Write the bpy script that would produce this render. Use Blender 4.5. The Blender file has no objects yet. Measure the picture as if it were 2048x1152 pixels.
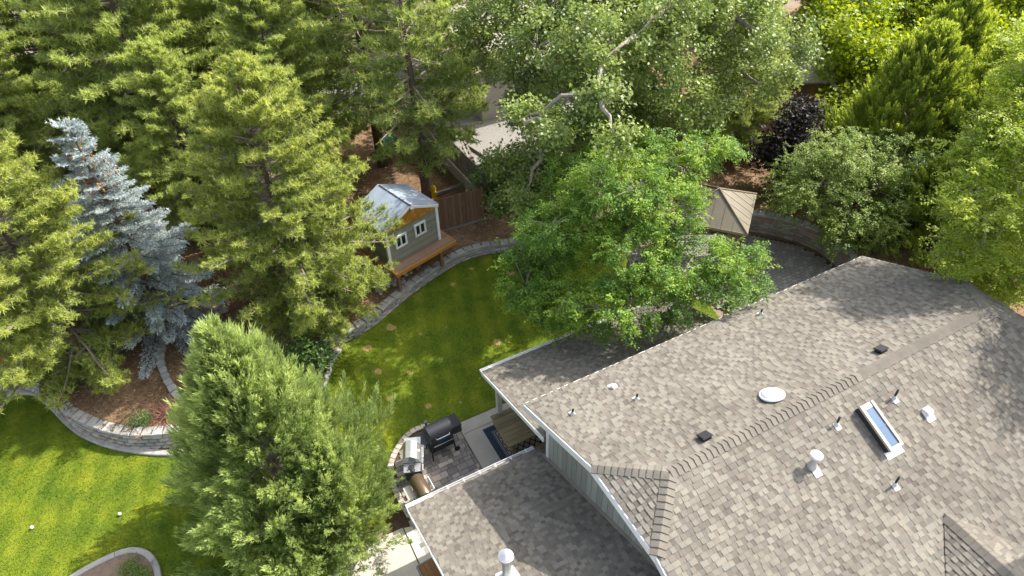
import bpy, math, random
import numpy as np
from mathutils import Matrix, Vector
random.seed(7)
SC = bpy.context.scene
COL = SC.collection
R = math.radians

# ------------------------------------------------------------------ camera, sky, sun, exposure
cam_d = bpy.data.cameras.new('camera')
cam = bpy.data.objects.new('camera', cam_d)
COL.objects.link(cam)
cam_d.sensor_width = 36.0
cam_d.lens = 1377.2083 / 2048 * 36.0
cam_d.clip_end = 600
CF = Vector((0.33181015, 0.66664116, -0.66745156))
CR = Vector((0.88449425, -0.46584957, -0.02557538))
CU = Vector((0.32798162, 0.5818709, 0.74421389))
cam.matrix_world = Matrix(((CR.x, CU.x, -CF.x, 0), (CR.y, CU.y, -CF.y, 0), (CR.z, CU.z, -CF.z, 17.0409), (0, 0, 0, 1)))
SC.camera = cam

SUN = Vector((0.9322, 0.05, 1.0)).normalized()
world = bpy.data.worlds.new('World')
SC.world = world
world.use_nodes = True
wn = world.node_tree
for n in list(wn.nodes):
    wn.nodes.remove(n)
sky = wn.nodes.new('ShaderNodeTexSky')
sky.sky_type = 'NISHITA'
sky.sun_disc = False
sky.sun_elevation = math.asin(SUN.z)
sky.sun_rotation = math.atan2(SUN.x, SUN.y)
sky.air_density = 1.0
sky.dust_density = 3.0
sky.ozone_density = 0.6
bg = wn.nodes.new('ShaderNodeBackground')
bg.inputs['Strength'].default_value = 0.15
wo = wn.nodes.new('ShaderNodeOutputWorld')
whs = wn.nodes.new('ShaderNodeHueSaturation')
whs.inputs['Saturation'].default_value = 0.6
wn.links.new(sky.outputs[0], whs.inputs['Color'])
wn.links.new(whs.outputs[0], bg.inputs[0])
wn.links.new(bg.outputs[0], wo.inputs[0])
sun_d = bpy.data.lights.new('sun', 'SUN')
sun_d.energy = 3.1
sun_d.angle = R(0.6)
sun_d.color = (1.0, 0.95, 0.87)
sun = bpy.data.objects.new('sun', sun_d)
COL.objects.link(sun)
sun.rotation_euler = SUN.to_track_quat('Z', 'Y').to_euler()
sun.location = (20, 5, 30)
SC.view_settings.view_transform = 'Standard'
SC.view_settings.look = 'None'
SC.view_settings.gamma = 1.0
SC.view_settings.use_curve_mapping = False
SC.view_settings.exposure = 1.36
SC.cycles.max_bounces = 8
SC.render.filter_size = 1.05
SC.cycles.diffuse_bounces = 6
SC.cycles.glossy_bounces = 2
SC.cycles.transmission_bounces = 4
SC.cycles.transparent_max_bounces = 4
SC.cycles.use_denoising = True

# ------------------------------------------------------------------ materials
def new_mat(name):
    m = bpy.data.materials.new(name)
    m.use_nodes = True
    nt = m.node_tree
    for n in list(nt.nodes):
        nt.nodes.remove(n)
    out = nt.nodes.new('ShaderNodeOutputMaterial')
    p = nt.nodes.new('ShaderNodeBsdfPrincipled')
    nt.links.new(p.outputs[0], out.inputs[0])
    return m, nt, p, out

def N(nt, t, **kw):
    n = nt.nodes.new(t)
    for k, v in kw.items():
        if k in n.inputs:
            n.inputs[k].default_value = v
        else:
            setattr(n, k, v)
    return n

def ramp(nt, fac, stops):
    r = nt.nodes.new('ShaderNodeValToRGB')
    e = r.color_ramp.elements
    while len(e) < len(stops):
        e.new(0.5)
    for el, (p, c) in zip(e, stops):
        el.position = p
        el.color = tuple(c) + (1,) if len(c) == 3 else c
    if fac is not None:
        nt.links.new(fac, r.inputs[0])
    return r

def mat(name, c1, c2=None, scale=8.0, rough=0.75, bump=0.0, bscale=None, metal=0.0, detail=5.0, stretch=None, spec=0.3, obj=False, lo=0.3, hi=0.7):
    """noise-mottled surface; c1..c2 are the thing's own colours"""
    m, nt, p, out = new_mat(name)
    p.inputs['Roughness'].default_value = rough
    p.inputs['Metallic'].default_value = metal
    p.inputs['Specular IOR Level'].default_value = spec
    if c2 is None:
        c2 = tuple(x * 0.82 for x in c1)
    g = nt.nodes.new('ShaderNodeTexCoord') if obj else nt.nodes.new('ShaderNodeNewGeometry')
    co = g.outputs['Object'] if obj else g.outputs['Position']
    if stretch:
        mp = N(nt, 'ShaderNodeMapping')
        mp.inputs['Scale'].default_value = stretch
        nt.links.new(co, mp.inputs['Vector'])
        co = mp.outputs[0]
    no = N(nt, 'ShaderNodeTexNoise', Scale=scale, Detail=detail, Roughness=0.6)
    nt.links.new(co, no.inputs['Vector'])
    r = ramp(nt, no.outputs[0], [(lo, c1), (hi, c2)])
    # every object gets its own slight shift
    oi = nt.nodes.new('ShaderNodeObjectInfo')
    hs = nt.nodes.new('ShaderNodeHueSaturation')
    ma = N(nt, 'ShaderNodeMapRange')
    ma.inputs['To Min'].default_value = 0.82
    ma.inputs['To Max'].default_value = 1.18
    nt.links.new(oi.outputs['Random'], ma.inputs['Value'])
    nt.links.new(ma.outputs[0], hs.inputs['Value'])
    nt.links.new(r.outputs[0], hs.inputs['Color'])
    nt.links.new(hs.outputs[0], p.inputs['Base Color'])
    if bump:
        b = N(nt, 'ShaderNodeBump', Strength=bump, Distance=0.02)
        n2 = N(nt, 'ShaderNodeTexNoise', Scale=bscale or scale * 3, Detail=6.0)
        nt.links.new(co, n2.inputs['Vector'])
        nt.links.new(n2.outputs[0], b.inputs['Height'])
        nt.links.new(b.outputs[0], p.inputs['Normal'])
    return m

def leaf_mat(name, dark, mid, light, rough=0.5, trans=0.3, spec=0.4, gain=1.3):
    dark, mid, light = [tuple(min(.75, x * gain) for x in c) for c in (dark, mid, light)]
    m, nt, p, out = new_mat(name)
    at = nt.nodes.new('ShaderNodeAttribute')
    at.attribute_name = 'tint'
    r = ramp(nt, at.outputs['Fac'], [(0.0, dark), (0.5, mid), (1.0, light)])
    nt.links.new(r.outputs[0], p.inputs['Base Color'])
    p.inputs['Roughness'].default_value = rough
    p.inputs['Specular IOR Level'].default_value = spec
    tr = nt.nodes.new('ShaderNodeBsdfTranslucent')
    hs = nt.nodes.new('ShaderNodeHueSaturation')
    hs.inputs['Value'].default_value = 1.5
    hs.inputs['Saturation'].default_value = 1.1
    hs.inputs['Hue'].default_value = 0.485
    nt.links.new(r.outputs[0], hs.inputs['Color'])
    nt.links.new(hs.outputs[0], tr.inputs['Color'])
    mx = N(nt, 'ShaderNodeMixShader')
    mx.inputs[0].default_value = trans
    nt.links.new(p.outputs[0], mx.inputs[1])
    nt.links.new(tr.outputs[0], mx.inputs[2])
    nt.links.new(mx.outputs[0], out.inputs[0])
    return m

def attr_mat(name, rough=0.85, grain=140.0, amt=0.25, bump=0.35):
    """colour comes from the piece's own 'tone' colour attribute, with mineral grain on top"""
    m, nt, p, out = new_mat(name)
    at = nt.nodes.new('ShaderNodeAttribute')
    at.attribute_name = 'tone'
    g = nt.nodes.new('ShaderNodeNewGeometry')
    no = N(nt, 'ShaderNodeTexNoise', Scale=grain, Detail=3.0)
    n2 = N(nt, 'ShaderNodeTexNoise', Scale=0.9, Detail=7.0, Roughness=0.65)
    nt.links.new(g.outputs['Position'], no.inputs['Vector'])
    nt.links.new(g.outputs['Position'], n2.inputs['Vector'])
    mr = N(nt, 'ShaderNodeMapRange')
    mr.inputs['From Min'].default_value = 0.3
    mr.inputs['From Max'].default_value = 0.7
    mr.inputs['To Min'].default_value = 1 - amt
    mr.inputs['To Max'].default_value = 1 + amt
    nt.links.new(no.outputs[0], mr.inputs['Value'])
    m2 = N(nt, 'ShaderNodeMapRange')
    m2.inputs['From Min'].default_value = 0.3
    m2.inputs['From Max'].default_value = 0.7
    m2.inputs['To Min'].default_value = 0.80
    m2.inputs['To Max'].default_value = 1.12
    nt.links.new(n2.outputs[0], m2.inputs['Value'])
    mu = N(nt, 'ShaderNodeMath', operation='MULTIPLY')
    nt.links.new(mr.outputs[0], mu.inputs[0])
    nt.links.new(m2.outputs[0], mu.inputs[1])
    hs = nt.nodes.new('ShaderNodeHueSaturation')
    nt.links.new(at.outputs['Color'], hs.inputs['Color'])
    nt.links.new(mu.outputs[0], hs.inputs['Value'])
    nt.links.new(hs.outputs[0], p.inputs['Base Color'])
    p.inputs['Roughness'].default_value = rough
    p.inputs['Specular IOR Level'].default_value = 0.2
    b = N(nt, 'ShaderNodeBump', Strength=bump, Distance=0.004)
    nt.links.new(no.outputs[0], b.inputs['Height'])
    nt.links.new(b.outputs[0], p.inputs['Normal'])
    return m

M = {}
M['white'] = mat('white_paint', (0.75, 0.75, 0.74), (0.66, 0.66, 0.65), 5, 0.5)
M['siding'] = mat('sage_siding', (0.305, 0.305, 0.262), (0.265, 0.268, 0.23), 6, 0.7, stretch=(8, 8, 1))
M['play_siding'] = mat('olive_siding', (0.25, 0.25, 0.2), (0.22, 0.22, 0.175), 5, 0.7)
M['beige_wall'] = mat('beige_stucco', (0.4, 0.37, 0.325), (0.34, 0.315, 0.28), 4, 0.85, 0.2, 60)
M['shingle'] = attr_mat('asphalt_shingle')
M['under'] = mat('roof_underlay', (0.07, 0.062, 0.055), None, 9, 0.9)
M['concrete'] = mat('patio_concrete', (0.44, 0.40, 0.34), (0.36, 0.33, 0.285), 2.5, 0.85, 0.15, 60)
M['pale_concrete'] = mat('pale_concrete', (0.56, 0.52, 0.44), (0.47, 0.43, 0.36), 3, 0.85, 0.15, 60)
M['kerb'] = mat('kerb_concrete', (0.46, 0.43, 0.38), (0.33, 0.31, 0.28), 5, 0.85, 0.2, 40)
M['paver_a'] = mat('paver_charcoal', (0.19, 0.175, 0.165), (0.25, 0.23, 0.21), 14, 0.85, 0.2, 80)
M['paver_b'] = mat('paver_grey', (0.26, 0.24, 0.22), (0.33, 0.3, 0.265), 14, 0.85, 0.2, 80)
M['paver_c'] = mat('paver_tan', (0.4, 0.355, 0.3), (0.48, 0.43, 0.36), 14, 0.85, 0.2, 80)
M['block_tan'] = mat('block_tan', (0.46, 0.41, 0.34), (0.30, 0.27, 0.225), 9, 0.9, 0.7, 25)
M['block_dark'] = mat('block_brown', (0.36, 0.31, 0.25), (0.22, 0.19, 0.155), 9, 0.9, 0.7, 25)
M['block_grey'] = mat('block_grey', (0.34, 0.33, 0.31), (0.24, 0.235, 0.225), 9, 0.9, 0.5, 30)
M['block_red'] = mat('block_rose', (0.33, 0.235, 0.19), (0.26, 0.22, 0.19), 7, 0.9, 0.5, 30)
M['cap_grey'] = mat('cap_grey', (0.40, 0.39, 0.36), (0.30, 0.295, 0.275), 8, 0.9, 0.3, 40)
M['rock'] = mat('river_rock', (0.42, 0.39, 0.35), (0.26, 0.24, 0.215), 7, 0.85, 0.4, 25)
M['black'] = mat('black_enamel', (0.022, 0.024, 0.028), (0.03, 0.032, 0.036), 20, 0.35, spec=0.5)
M['blackmatte'] = mat('black_plastic', (0.028, 0.028, 0.03), None, 20, 0.6)
M['blue_logo'] = mat('blue_panel', (0.02, 0.08, 0.16), None, 25, 0.5)
M['steel'] = mat('brushed_steel', (0.6, 0.59, 0.57), (0.5, 0.49, 0.47), 30, 0.32, metal=0.85, stretch=(1, 1, 12))
M['galv'] = mat('galvanised_metal', (0.55, 0.56, 0.57), (0.45, 0.46, 0.47), 12, 0.42, metal=0.7)
M['bronze'] = mat('bronze_enamel', (0.16, 0.115, 0.065), (0.12, 0.085, 0.05), 8, 0.33, metal=0.45, spec=0.5)
M['cedar'] = mat('cedar_boards', (0.27, 0.16, 0.095), (0.17, 0.10, 0.06), 6, 0.8, 0.25, 20, stretch=(6, 6, 0.6))
M['cedar_new'] = mat('orange_cedar', (0.36, 0.18, 0.07), (0.26, 0.125, 0.05), 6, 0.8, 0.2, 20, stretch=(6, 6, 0.6))
M['greywood'] = mat('weathered_wood', (0.26, 0.235, 0.2), (0.18, 0.16, 0.14), 6, 0.85, 0.25, 20, stretch=(6, 6, 0.6))
M['table'] = mat('stained_table_wood', (0.34, 0.265, 0.145), (0.2, 0.165, 0.1), 5, 0.65, 0.2, 16, stretch=(0.8, 10, 10))
M['deck'] = mat('redwood_deck', (0.31, 0.2, 0.135), (0.24, 0.155, 0.105), 5, 0.75, 0.15, 20, stretch=(0.8, 9, 9))
M['orange_trim'] = mat('orange_stained_wood', (0.46, 0.2, 0.035), (0.36, 0.15, 0.03), 6, 0.6, 0.1, 20)
M['shake'] = mat('amber_shakes', (0.5, 0.235, 0.03), (0.36, 0.155, 0.02), 6, 0.65, 0.2, 25)
M['playroof'] = mat('pale_metal_roof', (0.32, 0.37, 0.44), (0.26, 0.305, 0.37), 3, 0.5, spec=0.4)  # blue-grey cast of the reflected sky is mixed into the base colour
M['gaz_roof'] = mat('tan_metal_roof', (0.2, 0.172, 0.125), (0.17, 0.147, 0.107), 4, 0.42, metal=0.25, spec=0.5)
M['gaz_trim'] = mat('bronze_trim', (0.33, 0.27, 0.18), (0.27, 0.22, 0.15), 4, 0.4, metal=0.3)
M['gaz_wood'] = mat('gazebo_cedar', (0.28, 0.155, 0.065), (0.2, 0.11, 0.05), 5, 0.7, 0.15, 20)
M['glass'] = mat('dark_window_glass', (0.02, 0.025, 0.028), None, 3, 0.08, spec=0.8)
M['skyglass'] = mat('blue_skylight_glass', (0.055, 0.12, 0.2), (0.045, 0.1, 0.18), 3, 0.06, spec=0.9)
M['skyframe'] = mat('tan_skylight_frame', (0.5, 0.43, 0.36), (0.42, 0.36, 0.3), 12, 0.45, metal=0.2)
M['flash'] = mat('weathered_white_metal', (0.6, 0.6, 0.58), (0.42, 0.41, 0.39), 14, 0.5, lo=.35, hi=.75)
M['dome'] = mat('white_acrylic', (0.82, 0.82, 0.82), (0.78, 0.78, 0.78), 4, 0.25, spec=0.5)
M['pipe'] = mat('dark_pipe', (0.035, 0.035, 0.035), None, 20, 0.6)
M['navy'] = mat('navy_rug', (0.022, 0.038, 0.058), (0.027, 0.046, 0.07), 40, 0.95)
M['cream'] = mat('cream_rug', (0.33, 0.29, 0.245), (0.27, 0.24, 0.2), 40, 0.95)
M['charcoal'] = mat('charcoal_rug_lines', (0.03, 0.028, 0.03), None, 40, 0.95)
M['bark'] = mat('pine_bark', (0.17, 0.115, 0.08), (0.085, 0.06, 0.045), 7, 0.9, 0.9, 14, stretch=(1.6, 1.6, 0.5))
M['greybark'] = mat('grey_bark', (0.36, 0.32, 0.27), (0.2, 0.175, 0.15), 6, 0.9, 0.6, 14, stretch=(1.6, 1.6, 0.5))
M['twig'] = mat('dry_twig', (0.34, 0.28, 0.23), (0.22, 0.18, 0.15), 9, 0.9)
M['redtwig'] = mat('red_twig', (0.36, 0.16, 0.12), (0.26, 0.13, 0.1), 9, 0.85)
M['yellow'] = mat('yellow_paint', (0.62, 0.42, 0.02), (0.5, 0.34, 0.02), 8, 0.5)
M['green_plastic'] = mat('green_plastic', (0.02, 0.17, 0.11), (0.015, 0.13, 0.085), 8, 0.5)
M['ball'] = mat('white_ball', (0.82, 0.82, 0.8), None, 30, 0.4)
M['asphalt'] = mat('road_asphalt', (0.16, 0.155, 0.15), (0.12, 0.118, 0.115), 5, 0.9, 0.2, 60)
M['gravel'] = mat('gravel_ground', (0.29, 0.275, 0.25), (0.155, 0.147, 0.135), 16, 0.95, 0.8, 24)
M['soil'] = mat('dark_soil', (0.11, 0.07, 0.045), (0.075, 0.05, 0.033), 8, 0.95, 0.6, 20)
M['roof_brown'] = mat('brown_roofing', (0.34, 0.30, 0.24), (0.26, 0.23, 0.19), 3, 0.8)  # plain brown for the wall flashing and the neighbouring roofs

def mulch_mat():
    m, nt, p, out = new_mat('needle_mulch')
    g = nt.nodes.new('ShaderNodeNewGeometry')
    a = N(nt, 'ShaderNodeTexNoise', Scale=0.7, Detail=7.0, Roughness=0.65)
    b = N(nt, 'ShaderNodeTexNoise', Scale=16.0, Detail=6.0, Roughness=0.7)
    for n in (a, b):
        nt.links.new(g.outputs['Position'], n.inputs['Vector'])
    r1 = ramp(nt, a.outputs[0], [(0.32, (0.12, 0.08, 0.05)), (0.5, (0.2, 0.128, 0.074)), (0.68, (0.31, 0.215, 0.13))])
    r2 = ramp(nt, b.outputs[0], [(0.3, (0.5, 0.46, 0.43)), (0.52, (1, 1, 1)), (0.72, (1.7, 1.6, 1.45))])
    mx = N(nt, 'ShaderNodeMix', data_type='RGBA', blend_type='MULTIPLY')
    mx.inputs['Factor'].default_value = 1.0
    nt.links.new(r1.outputs[0], mx.inputs[6])
    nt.links.new(r2.outputs[0], mx.inputs[7])
    nt.links.new(mx.outputs[2], p.inputs['Base Color'])
    p.inputs['Roughness'].default_value = 0.95
    p.inputs['Specular IOR Level'].default_value = 0.1
    bm = N(nt, 'ShaderNodeBump', Strength=0.8, Distance=0.04)
    nt.links.new(b.outputs[0], bm.inputs['Height'])
    nt.links.new(bm.outputs[0], p.inputs['Normal'])
    return m
M['mulch'] = mulch_mat()

def lawn_mat(name, ground=True):
    m, nt, p, out = new_mat(name)
    g = nt.nodes.new('ShaderNodeNewGeometry')
    a = N(nt, 'ShaderNodeTexNoise', Scale=1.1, Detail=6.0, Roughness=0.6)
    nt.links.new(g.outputs['Position'], a.inputs['Vector'])
    r1 = ramp(nt, a.outputs[0], [(0.3, (0.078, 0.13, 0.014)), (0.5, (0.132, 0.182, 0.016)), (0.72, (0.205, 0.238, 0.02))])
    # mower stripes
    wv = N(nt, 'ShaderNodeTexWave', Scale=0.62, Distortion=0.6)
    wv.bands_direction = 'DIAGONAL'
    mp = N(nt, 'ShaderNodeMapping')
    mp.inputs['Rotation'].default_value = (0, 0, R(62))
    nt.links.new(g.outputs['Position'], mp.inputs['Vector'])
    nt.links.new(mp.outputs[0], wv.inputs['Vector'])
    r3 = ramp(nt, wv.outputs['Fac'], [(0.2, (0.9, 0.93, 0.9)), (0.8, (1.12, 1.08, 1.08))])
    mx = N(nt, 'ShaderNodeMix', data_type='RGBA', blend_type='MULTIPLY')
    mx.inputs['Factor'].default_value = 1.0
    nt.links.new(r1.outputs[0], mx.inputs[6])
    nt.links.new(r3.outputs[0], mx.inputs[7])
    col = mx.outputs[2]
    # dead straw-coloured spots
    sx = N(nt, 'ShaderNodeSeparateXYZ')
    nt.links.new(g.outputs['Position'], sx.inputs[0])
    wob = N(nt, 'ShaderNodeTexNoise', Scale=3.5, Detail=5.0, Roughness=0.7)
    nt.links.new(g.outputs['Position'], wob.inputs['Vector'])
    vo = N(nt, 'ShaderNodeTexVoronoi', Scale=1.25)
    vo.voronoi_dimensions = '2D'
    vo.inputs['Randomness'].default_value = 1.0
    ad = N(nt, 'ShaderNodeMix', data_type='VECTOR')
    ad.inputs['Factor'].default_value = 0.2
    nt.links.new(g.outputs['Position'], ad.inputs[4])
    nt.links.new(wob.outputs['Color'], ad.inputs[5])
    nt.links.new(ad.outputs[1], vo.inputs['Vector'])
    # only about a third of the cells, only in the back lawn (x > 1.5)
    sc = N(nt, 'ShaderNodeSeparateColor')
    nt.links.new(vo.outputs['Color'], sc.inputs[0])
    rad = N(nt, 'ShaderNodeMapRange')
    rad.inputs['From Min'].default_value = 0.45
    rad.inputs['From Max'].default_value = 1.0
    rad.inputs['To Min'].default_value = -0.06
    rad.inputs['To Max'].default_value = 0.22
    nt.links.new(sc.outputs[0], rad.inputs['Value'])
    lt = N(nt, 'ShaderNodeMath', operation='SUBTRACT')
    nt.links.new(rad.outputs[0], lt.inputs[0])
    nt.links.new(vo.outputs['Distance'], lt.inputs[1])
    ms = N(nt, 'ShaderNodeMapRange')
    ms.inputs['From Min'].default_value = -0.02
    ms.inputs['From Max'].default_value = 0.05
    nt.links.new(lt.outputs[0], ms.inputs['Value'])
    bx = N(nt, 'ShaderNodeMapRange')
    bx.inputs['From Min'].default_value = 0.8
    bx.inputs['From Max'].default_value = 1.6
    nt.links.new(sx.outputs[0], bx.inputs['Value'])
    mm = N(nt, 'ShaderNodeMath', operation='MULTIPLY')
    nt.links.new(ms.outputs[0], mm.inputs[0])
    nt.links.new(bx.outputs[0], mm.inputs[1])
    mx2 = N(nt, 'ShaderNodeMix', data_type='RGBA')
    nt.links.new(mm.outputs[0], mx2.inputs[0])
    nt.links.new(col, mx2.inputs[6])
    mx2.inputs[7].default_value = (0.42, 0.30, 0.12, 1)
    nt.links.new(mx2.outputs[2], p.inputs['Base Color'])
    p.inputs['Roughness'].default_value = 0.9
    p.inputs['Specular IOR Level'].default_value = 0.1
    if ground:
        b = N(nt, 'ShaderNodeTexNoise', Scale=45.0, Detail=4.0)
        nt.links.new(g.outputs['Position'], b.inputs['Vector'])
        bm = N(nt, 'ShaderNodeBump', Strength=0.8, Distance=0.03)
        nt.links.new(b.outputs[0], bm.inputs['Height'])
        nt.links.new(bm.outputs[0], p.inputs['Normal'])
    else:
        tr = nt.nodes.new('ShaderNodeBsdfTranslucent')
        nt.links.new(mx2.outputs[2], tr.inputs['Color'])
        mxs = N(nt, 'ShaderNodeMixShader')
        mxs.inputs[0].default_value = 0.3
        nt.links.new(p.outputs[0], mxs.inputs[1])
        nt.links.new(tr.outputs[0], mxs.inputs[2])
        nt.links.new(mxs.outputs[0], out.inputs[0])
    return m
M['lawn'] = lawn_mat('lawn_turf')
M['grass'] = lawn_mat('grass_blades', False)

M['pine_leaf'] = leaf_mat('pine_needles', (0.07, 0.105, 0.028), (0.16, 0.21, 0.048), (0.33, 0.365, 0.08), 0.55, 0.38)
M['pine_dark'] = leaf_mat('grey_pine_needles', (0.07, 0.11, 0.034), (0.15, 0.2, 0.055), (0.31, 0.365, 0.09), 0.55, 0.38)
M['spruce_leaf'] = leaf_mat('blue_spruce_needles', (0.095, 0.12, 0.105), (0.21, 0.25, 0.24), (0.40, 0.44, 0.44), 0.6, 0.2)
M['jun_leaf'] = leaf_mat('juniper_sprays', (0.085, 0.125, 0.045), (0.185, 0.24, 0.08), (0.35, 0.41, 0.15), 0.65, 0.4, gain=1.55)
M['jun_dark'] = leaf_mat('cedar_sprays', (0.075, 0.11, 0.022), (0.155, 0.2, 0.035), (0.28, 0.33, 0.06), 0.65, 0.4, gain=1.85)
M['cotton_leaf'] = leaf_mat('cottonwood_leaves', (0.085, 0.125, 0.032), (0.155, 0.21, 0.05), (0.27, 0.325, 0.095), 0.4, 0.35, 0.45)
M['locust_leaf'] = leaf_mat('locust_leaflets', (0.055, 0.115, 0.022), (0.115, 0.205, 0.03), (0.27, 0.365, 0.04), 0.5, 0.4)
M['maple_leaf'] = leaf_mat('yellow_green_leaves', (0.13, 0.21, 0.01), (0.25, 0.34, 0.012), (0.40, 0.46, 0.03), 0.5, 0.4, gain=1.0)
M['willow_leaf'] = leaf_mat('willow_leaves', (0.11, 0.17, 0.02), (0.22, 0.3, 0.035), (0.4, 0.46, 0.07), 0.45, 0.4)
M['elm_leaf'] = leaf_mat('elm_leaves', (0.08, 0.13, 0.025), (0.155, 0.22, 0.045), (0.28, 0.34, 0.07), 0.45, 0.35)
M['plum_leaf'] = leaf_mat('purple_leaves', (0.014, 0.013, 0.012), (0.024, 0.021, 0.02), (0.055, 0.045, 0.036), 0.6, 0.1, 0.2, gain=1.2)
M['shrub_leaf'] = leaf_mat('dark_shrub_leaves', (0.03, 0.07, 0.02), (0.06, 0.125, 0.025), (0.13, 0.22, 0.04), 0.45, 0.25)

# ------------------------------------------------------------------ mesh building helpers
class MB:
    def __init__(s):
        s.v, s.f = [], []
    def add(s, verts, faces):
        o = len(s.v)
        s.v += [tuple(v) for v in verts]
        s.f += [tuple(i + o for i in f) for f in faces]
        return s
    def box(s, c, d, rz=0.0, mat3=None):
        hx, hy, hz = d[0] / 2, d[1] / 2, d[2] / 2
        pts = [(-hx, -hy, -hz), (hx, -hy, -hz), (hx, hy, -hz), (-hx, hy, -hz), (-hx, -hy, hz), (hx, -hy, hz), (hx, hy, hz), (-hx, hy, hz)]
        ca, sa = math.cos(rz), math.sin(rz)
        out = []
        for p in pts:
            if mat3 is not None:
                q = mat3 @ Vector(p)
                out.append((c[0] + q.x, c[1] + q.y, c[2] + q.z))
            else:
                out.append((c[0] + ca * p[0] - sa * p[1], c[1] + sa * p[0] + ca * p[1], c[2] + p[2]))
        return s.add(out, [(0, 3, 2, 1), (4, 5, 6, 7), (0, 1, 5, 4), (1, 2, 6, 5), (2, 3, 7, 6), (3, 0, 4, 7)])
    def prism(s, poly, z0, z1):
        n = len(poly)
        a = sum(poly[i][0] * poly[(i + 1) % n][1] - poly[(i + 1) % n][0] * poly[i][1] for i in range(n))
        if a < 0:
            poly = poly[::-1]
        vs = [(p[0], p[1], z0) for p in poly] + [(p[0], p[1], z1) for p in poly]
        fs = [tuple(range(n - 1, -1, -1)), tuple(range(n, 2 * n))]
        fs += [(i, (i + 1) % n, n + (i + 1) % n, n + i) for i in range(n)]
        return s.add(vs, fs)
    def slab(s, poly3, off):
        """closed slab: a 3-D polygon swept by vector off"""
        n = len(poly3)
        vs = [tuple(p) for p in poly3] + [(p[0] + off[0], p[1] + off[1], p[2] + off[2]) for p in poly3]
        fs = [tuple(range(n)), tuple(range(2 * n - 1, n - 1, -1))]
        fs += [(i, n + i, n + (i + 1) % n, (i + 1) % n) for i in range(n)]
        return s.add(vs, fs)
    def tube(s, path, rad, n=8, caps=True):
        path = [Vector(p) for p in path]
        if not isinstance(rad, (list, tuple)):
            rad = [rad] * len(path)
        o = len(s.v)
        up = None
        for i, p in enumerate(path):
            if i == 0:
                t = path[1] - p
            elif i == len(path) - 1:
                t = p - path[i - 1]
            else:
                t = path[i + 1] - path[i - 1]
            if t.length < 1e-9:
                t = Vector((0, 0, 1))
            t.normalize()
            if up is None:
                up = t.orthogonal().normalized()
            else:
                up = (up - t * up.dot(t))
                if up.length < 1e-6:
                    up = t.orthogonal()
                up.normalize()
            b = t.cross(up)
            for k in range(n):
                a = 2 * math.pi * k / n
                q = p + (up * math.cos(a) + b * math.sin(a)) * rad[i]
                s.v.append((q.x, q.y, q.z))
        for i in range(len(path) - 1):
            for k in range(n):
                a0, a1 = o + i * n + k, o + i * n + (k + 1) % n
                s.f.append((a0, a1, a1 + n, a0 + n))
        if caps:
            s.f.append(tuple(o + k for k in range(n - 1, -1, -1)))
            e = o + (len(path) - 1) * n
            s.f.append(tuple(e + k for k in range(n)))
        return s
    def lathe(s, prof, n=16, c=(0, 0, 0), mat3=None):
        o = len(s.v)
        for r, z in prof:
            for k in range(n):
                a = 2 * math.pi * k / n
                q = Vector((r * math.cos(a), r * math.sin(a), z))
                if mat3 is not None:
                    q = mat3 @ q
                s.v.append((c[0] + q.x, c[1] + q.y, c[2] + q.z))
        for i in range(len(prof) - 1):
            for k in range(n):
                a0, a1 = o + i * n + k, o + i * n + (k + 1) % n
                s.f.append((a0, a1, a1 + n, a0 + n))
        s.f.append(tuple(o + k for k in range(n - 1, -1, -1)))
        e = o + (len(prof) - 1) * n
        s.f.append(tuple(e + k for k in range(n)))
        return s

def mesh_of(name, mb, m, smooth=False, tone=None):
    me = bpy.data.meshes.new(name)
    me.from_pydata(mb.v, [], mb.f)
    if m is not None:
        me.materials.append(m)
    if smooth:
        for p in me.polygons:
            p.use_smooth = True
        me.set_sharp_from_angle(angle=R(40))
    if tone is not None:
        at = me.attributes.new('tone', 'FLOAT_COLOR', 'FACE')
        arr = np.ones((len(me.polygons), 4), np.float32)
        arr[:, :3] = tone
        at.data.foreach_set('color', arr.ravel())
    me.update()
    return me

def tag(o, label=None, cat=None, group=None, kind=None):
    if label: o['label'] = label
    if cat: o['category'] = cat
    if group: o['group'] = group
    if kind: o['kind'] = kind
    return o

def thing(name, label, cat, loc=(0, 0, 0), rz=0.0, group=None):
    o = bpy.data.objects.new(name, None)
    COL.objects.link(o)
    o.location = loc
    o.rotation_euler = (0, 0, rz)
    o.empty_display_size = 0.2
    return tag(o, label, cat, group)

def link(name, me, parent=None, loc=None, rz=None, mw=None):
    o = bpy.data.objects.new(name, me)
    COL.objects.link(o)
    if parent is not None:
        o.parent = parent
    if mw is not None:
        o.matrix_local = mw
    if loc is not None:
        o.location = loc
    if rz is not None:
        o.rotation_euler = (0, 0, rz)
    return o

def part(name, mb, m, parent=None, smooth=False, world=False, tone=None, label=None):
    if world and parent is not None:
        r = parent
        while r.parent is not None:
            r = r.parent
        L = r.location
        mb.v = [(v[0] - L.x, v[1] - L.y, v[2] - L.z) for v in mb.v]
    o = link(name, mesh_of(name, mb, m, smooth, tone), parent)
    if label: o['label'] = label
    return o

def structure(name, mb, m, smooth=False):
    return tag(part(name, mb, m, None, smooth), kind='structure')

def sheet(name, poly, z, m):
    mb = MB()
    mb.add([(p[0], p[1], z) for p in poly], [tuple(range(len(poly)))])
    return structure(name, mb, m)

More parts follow.
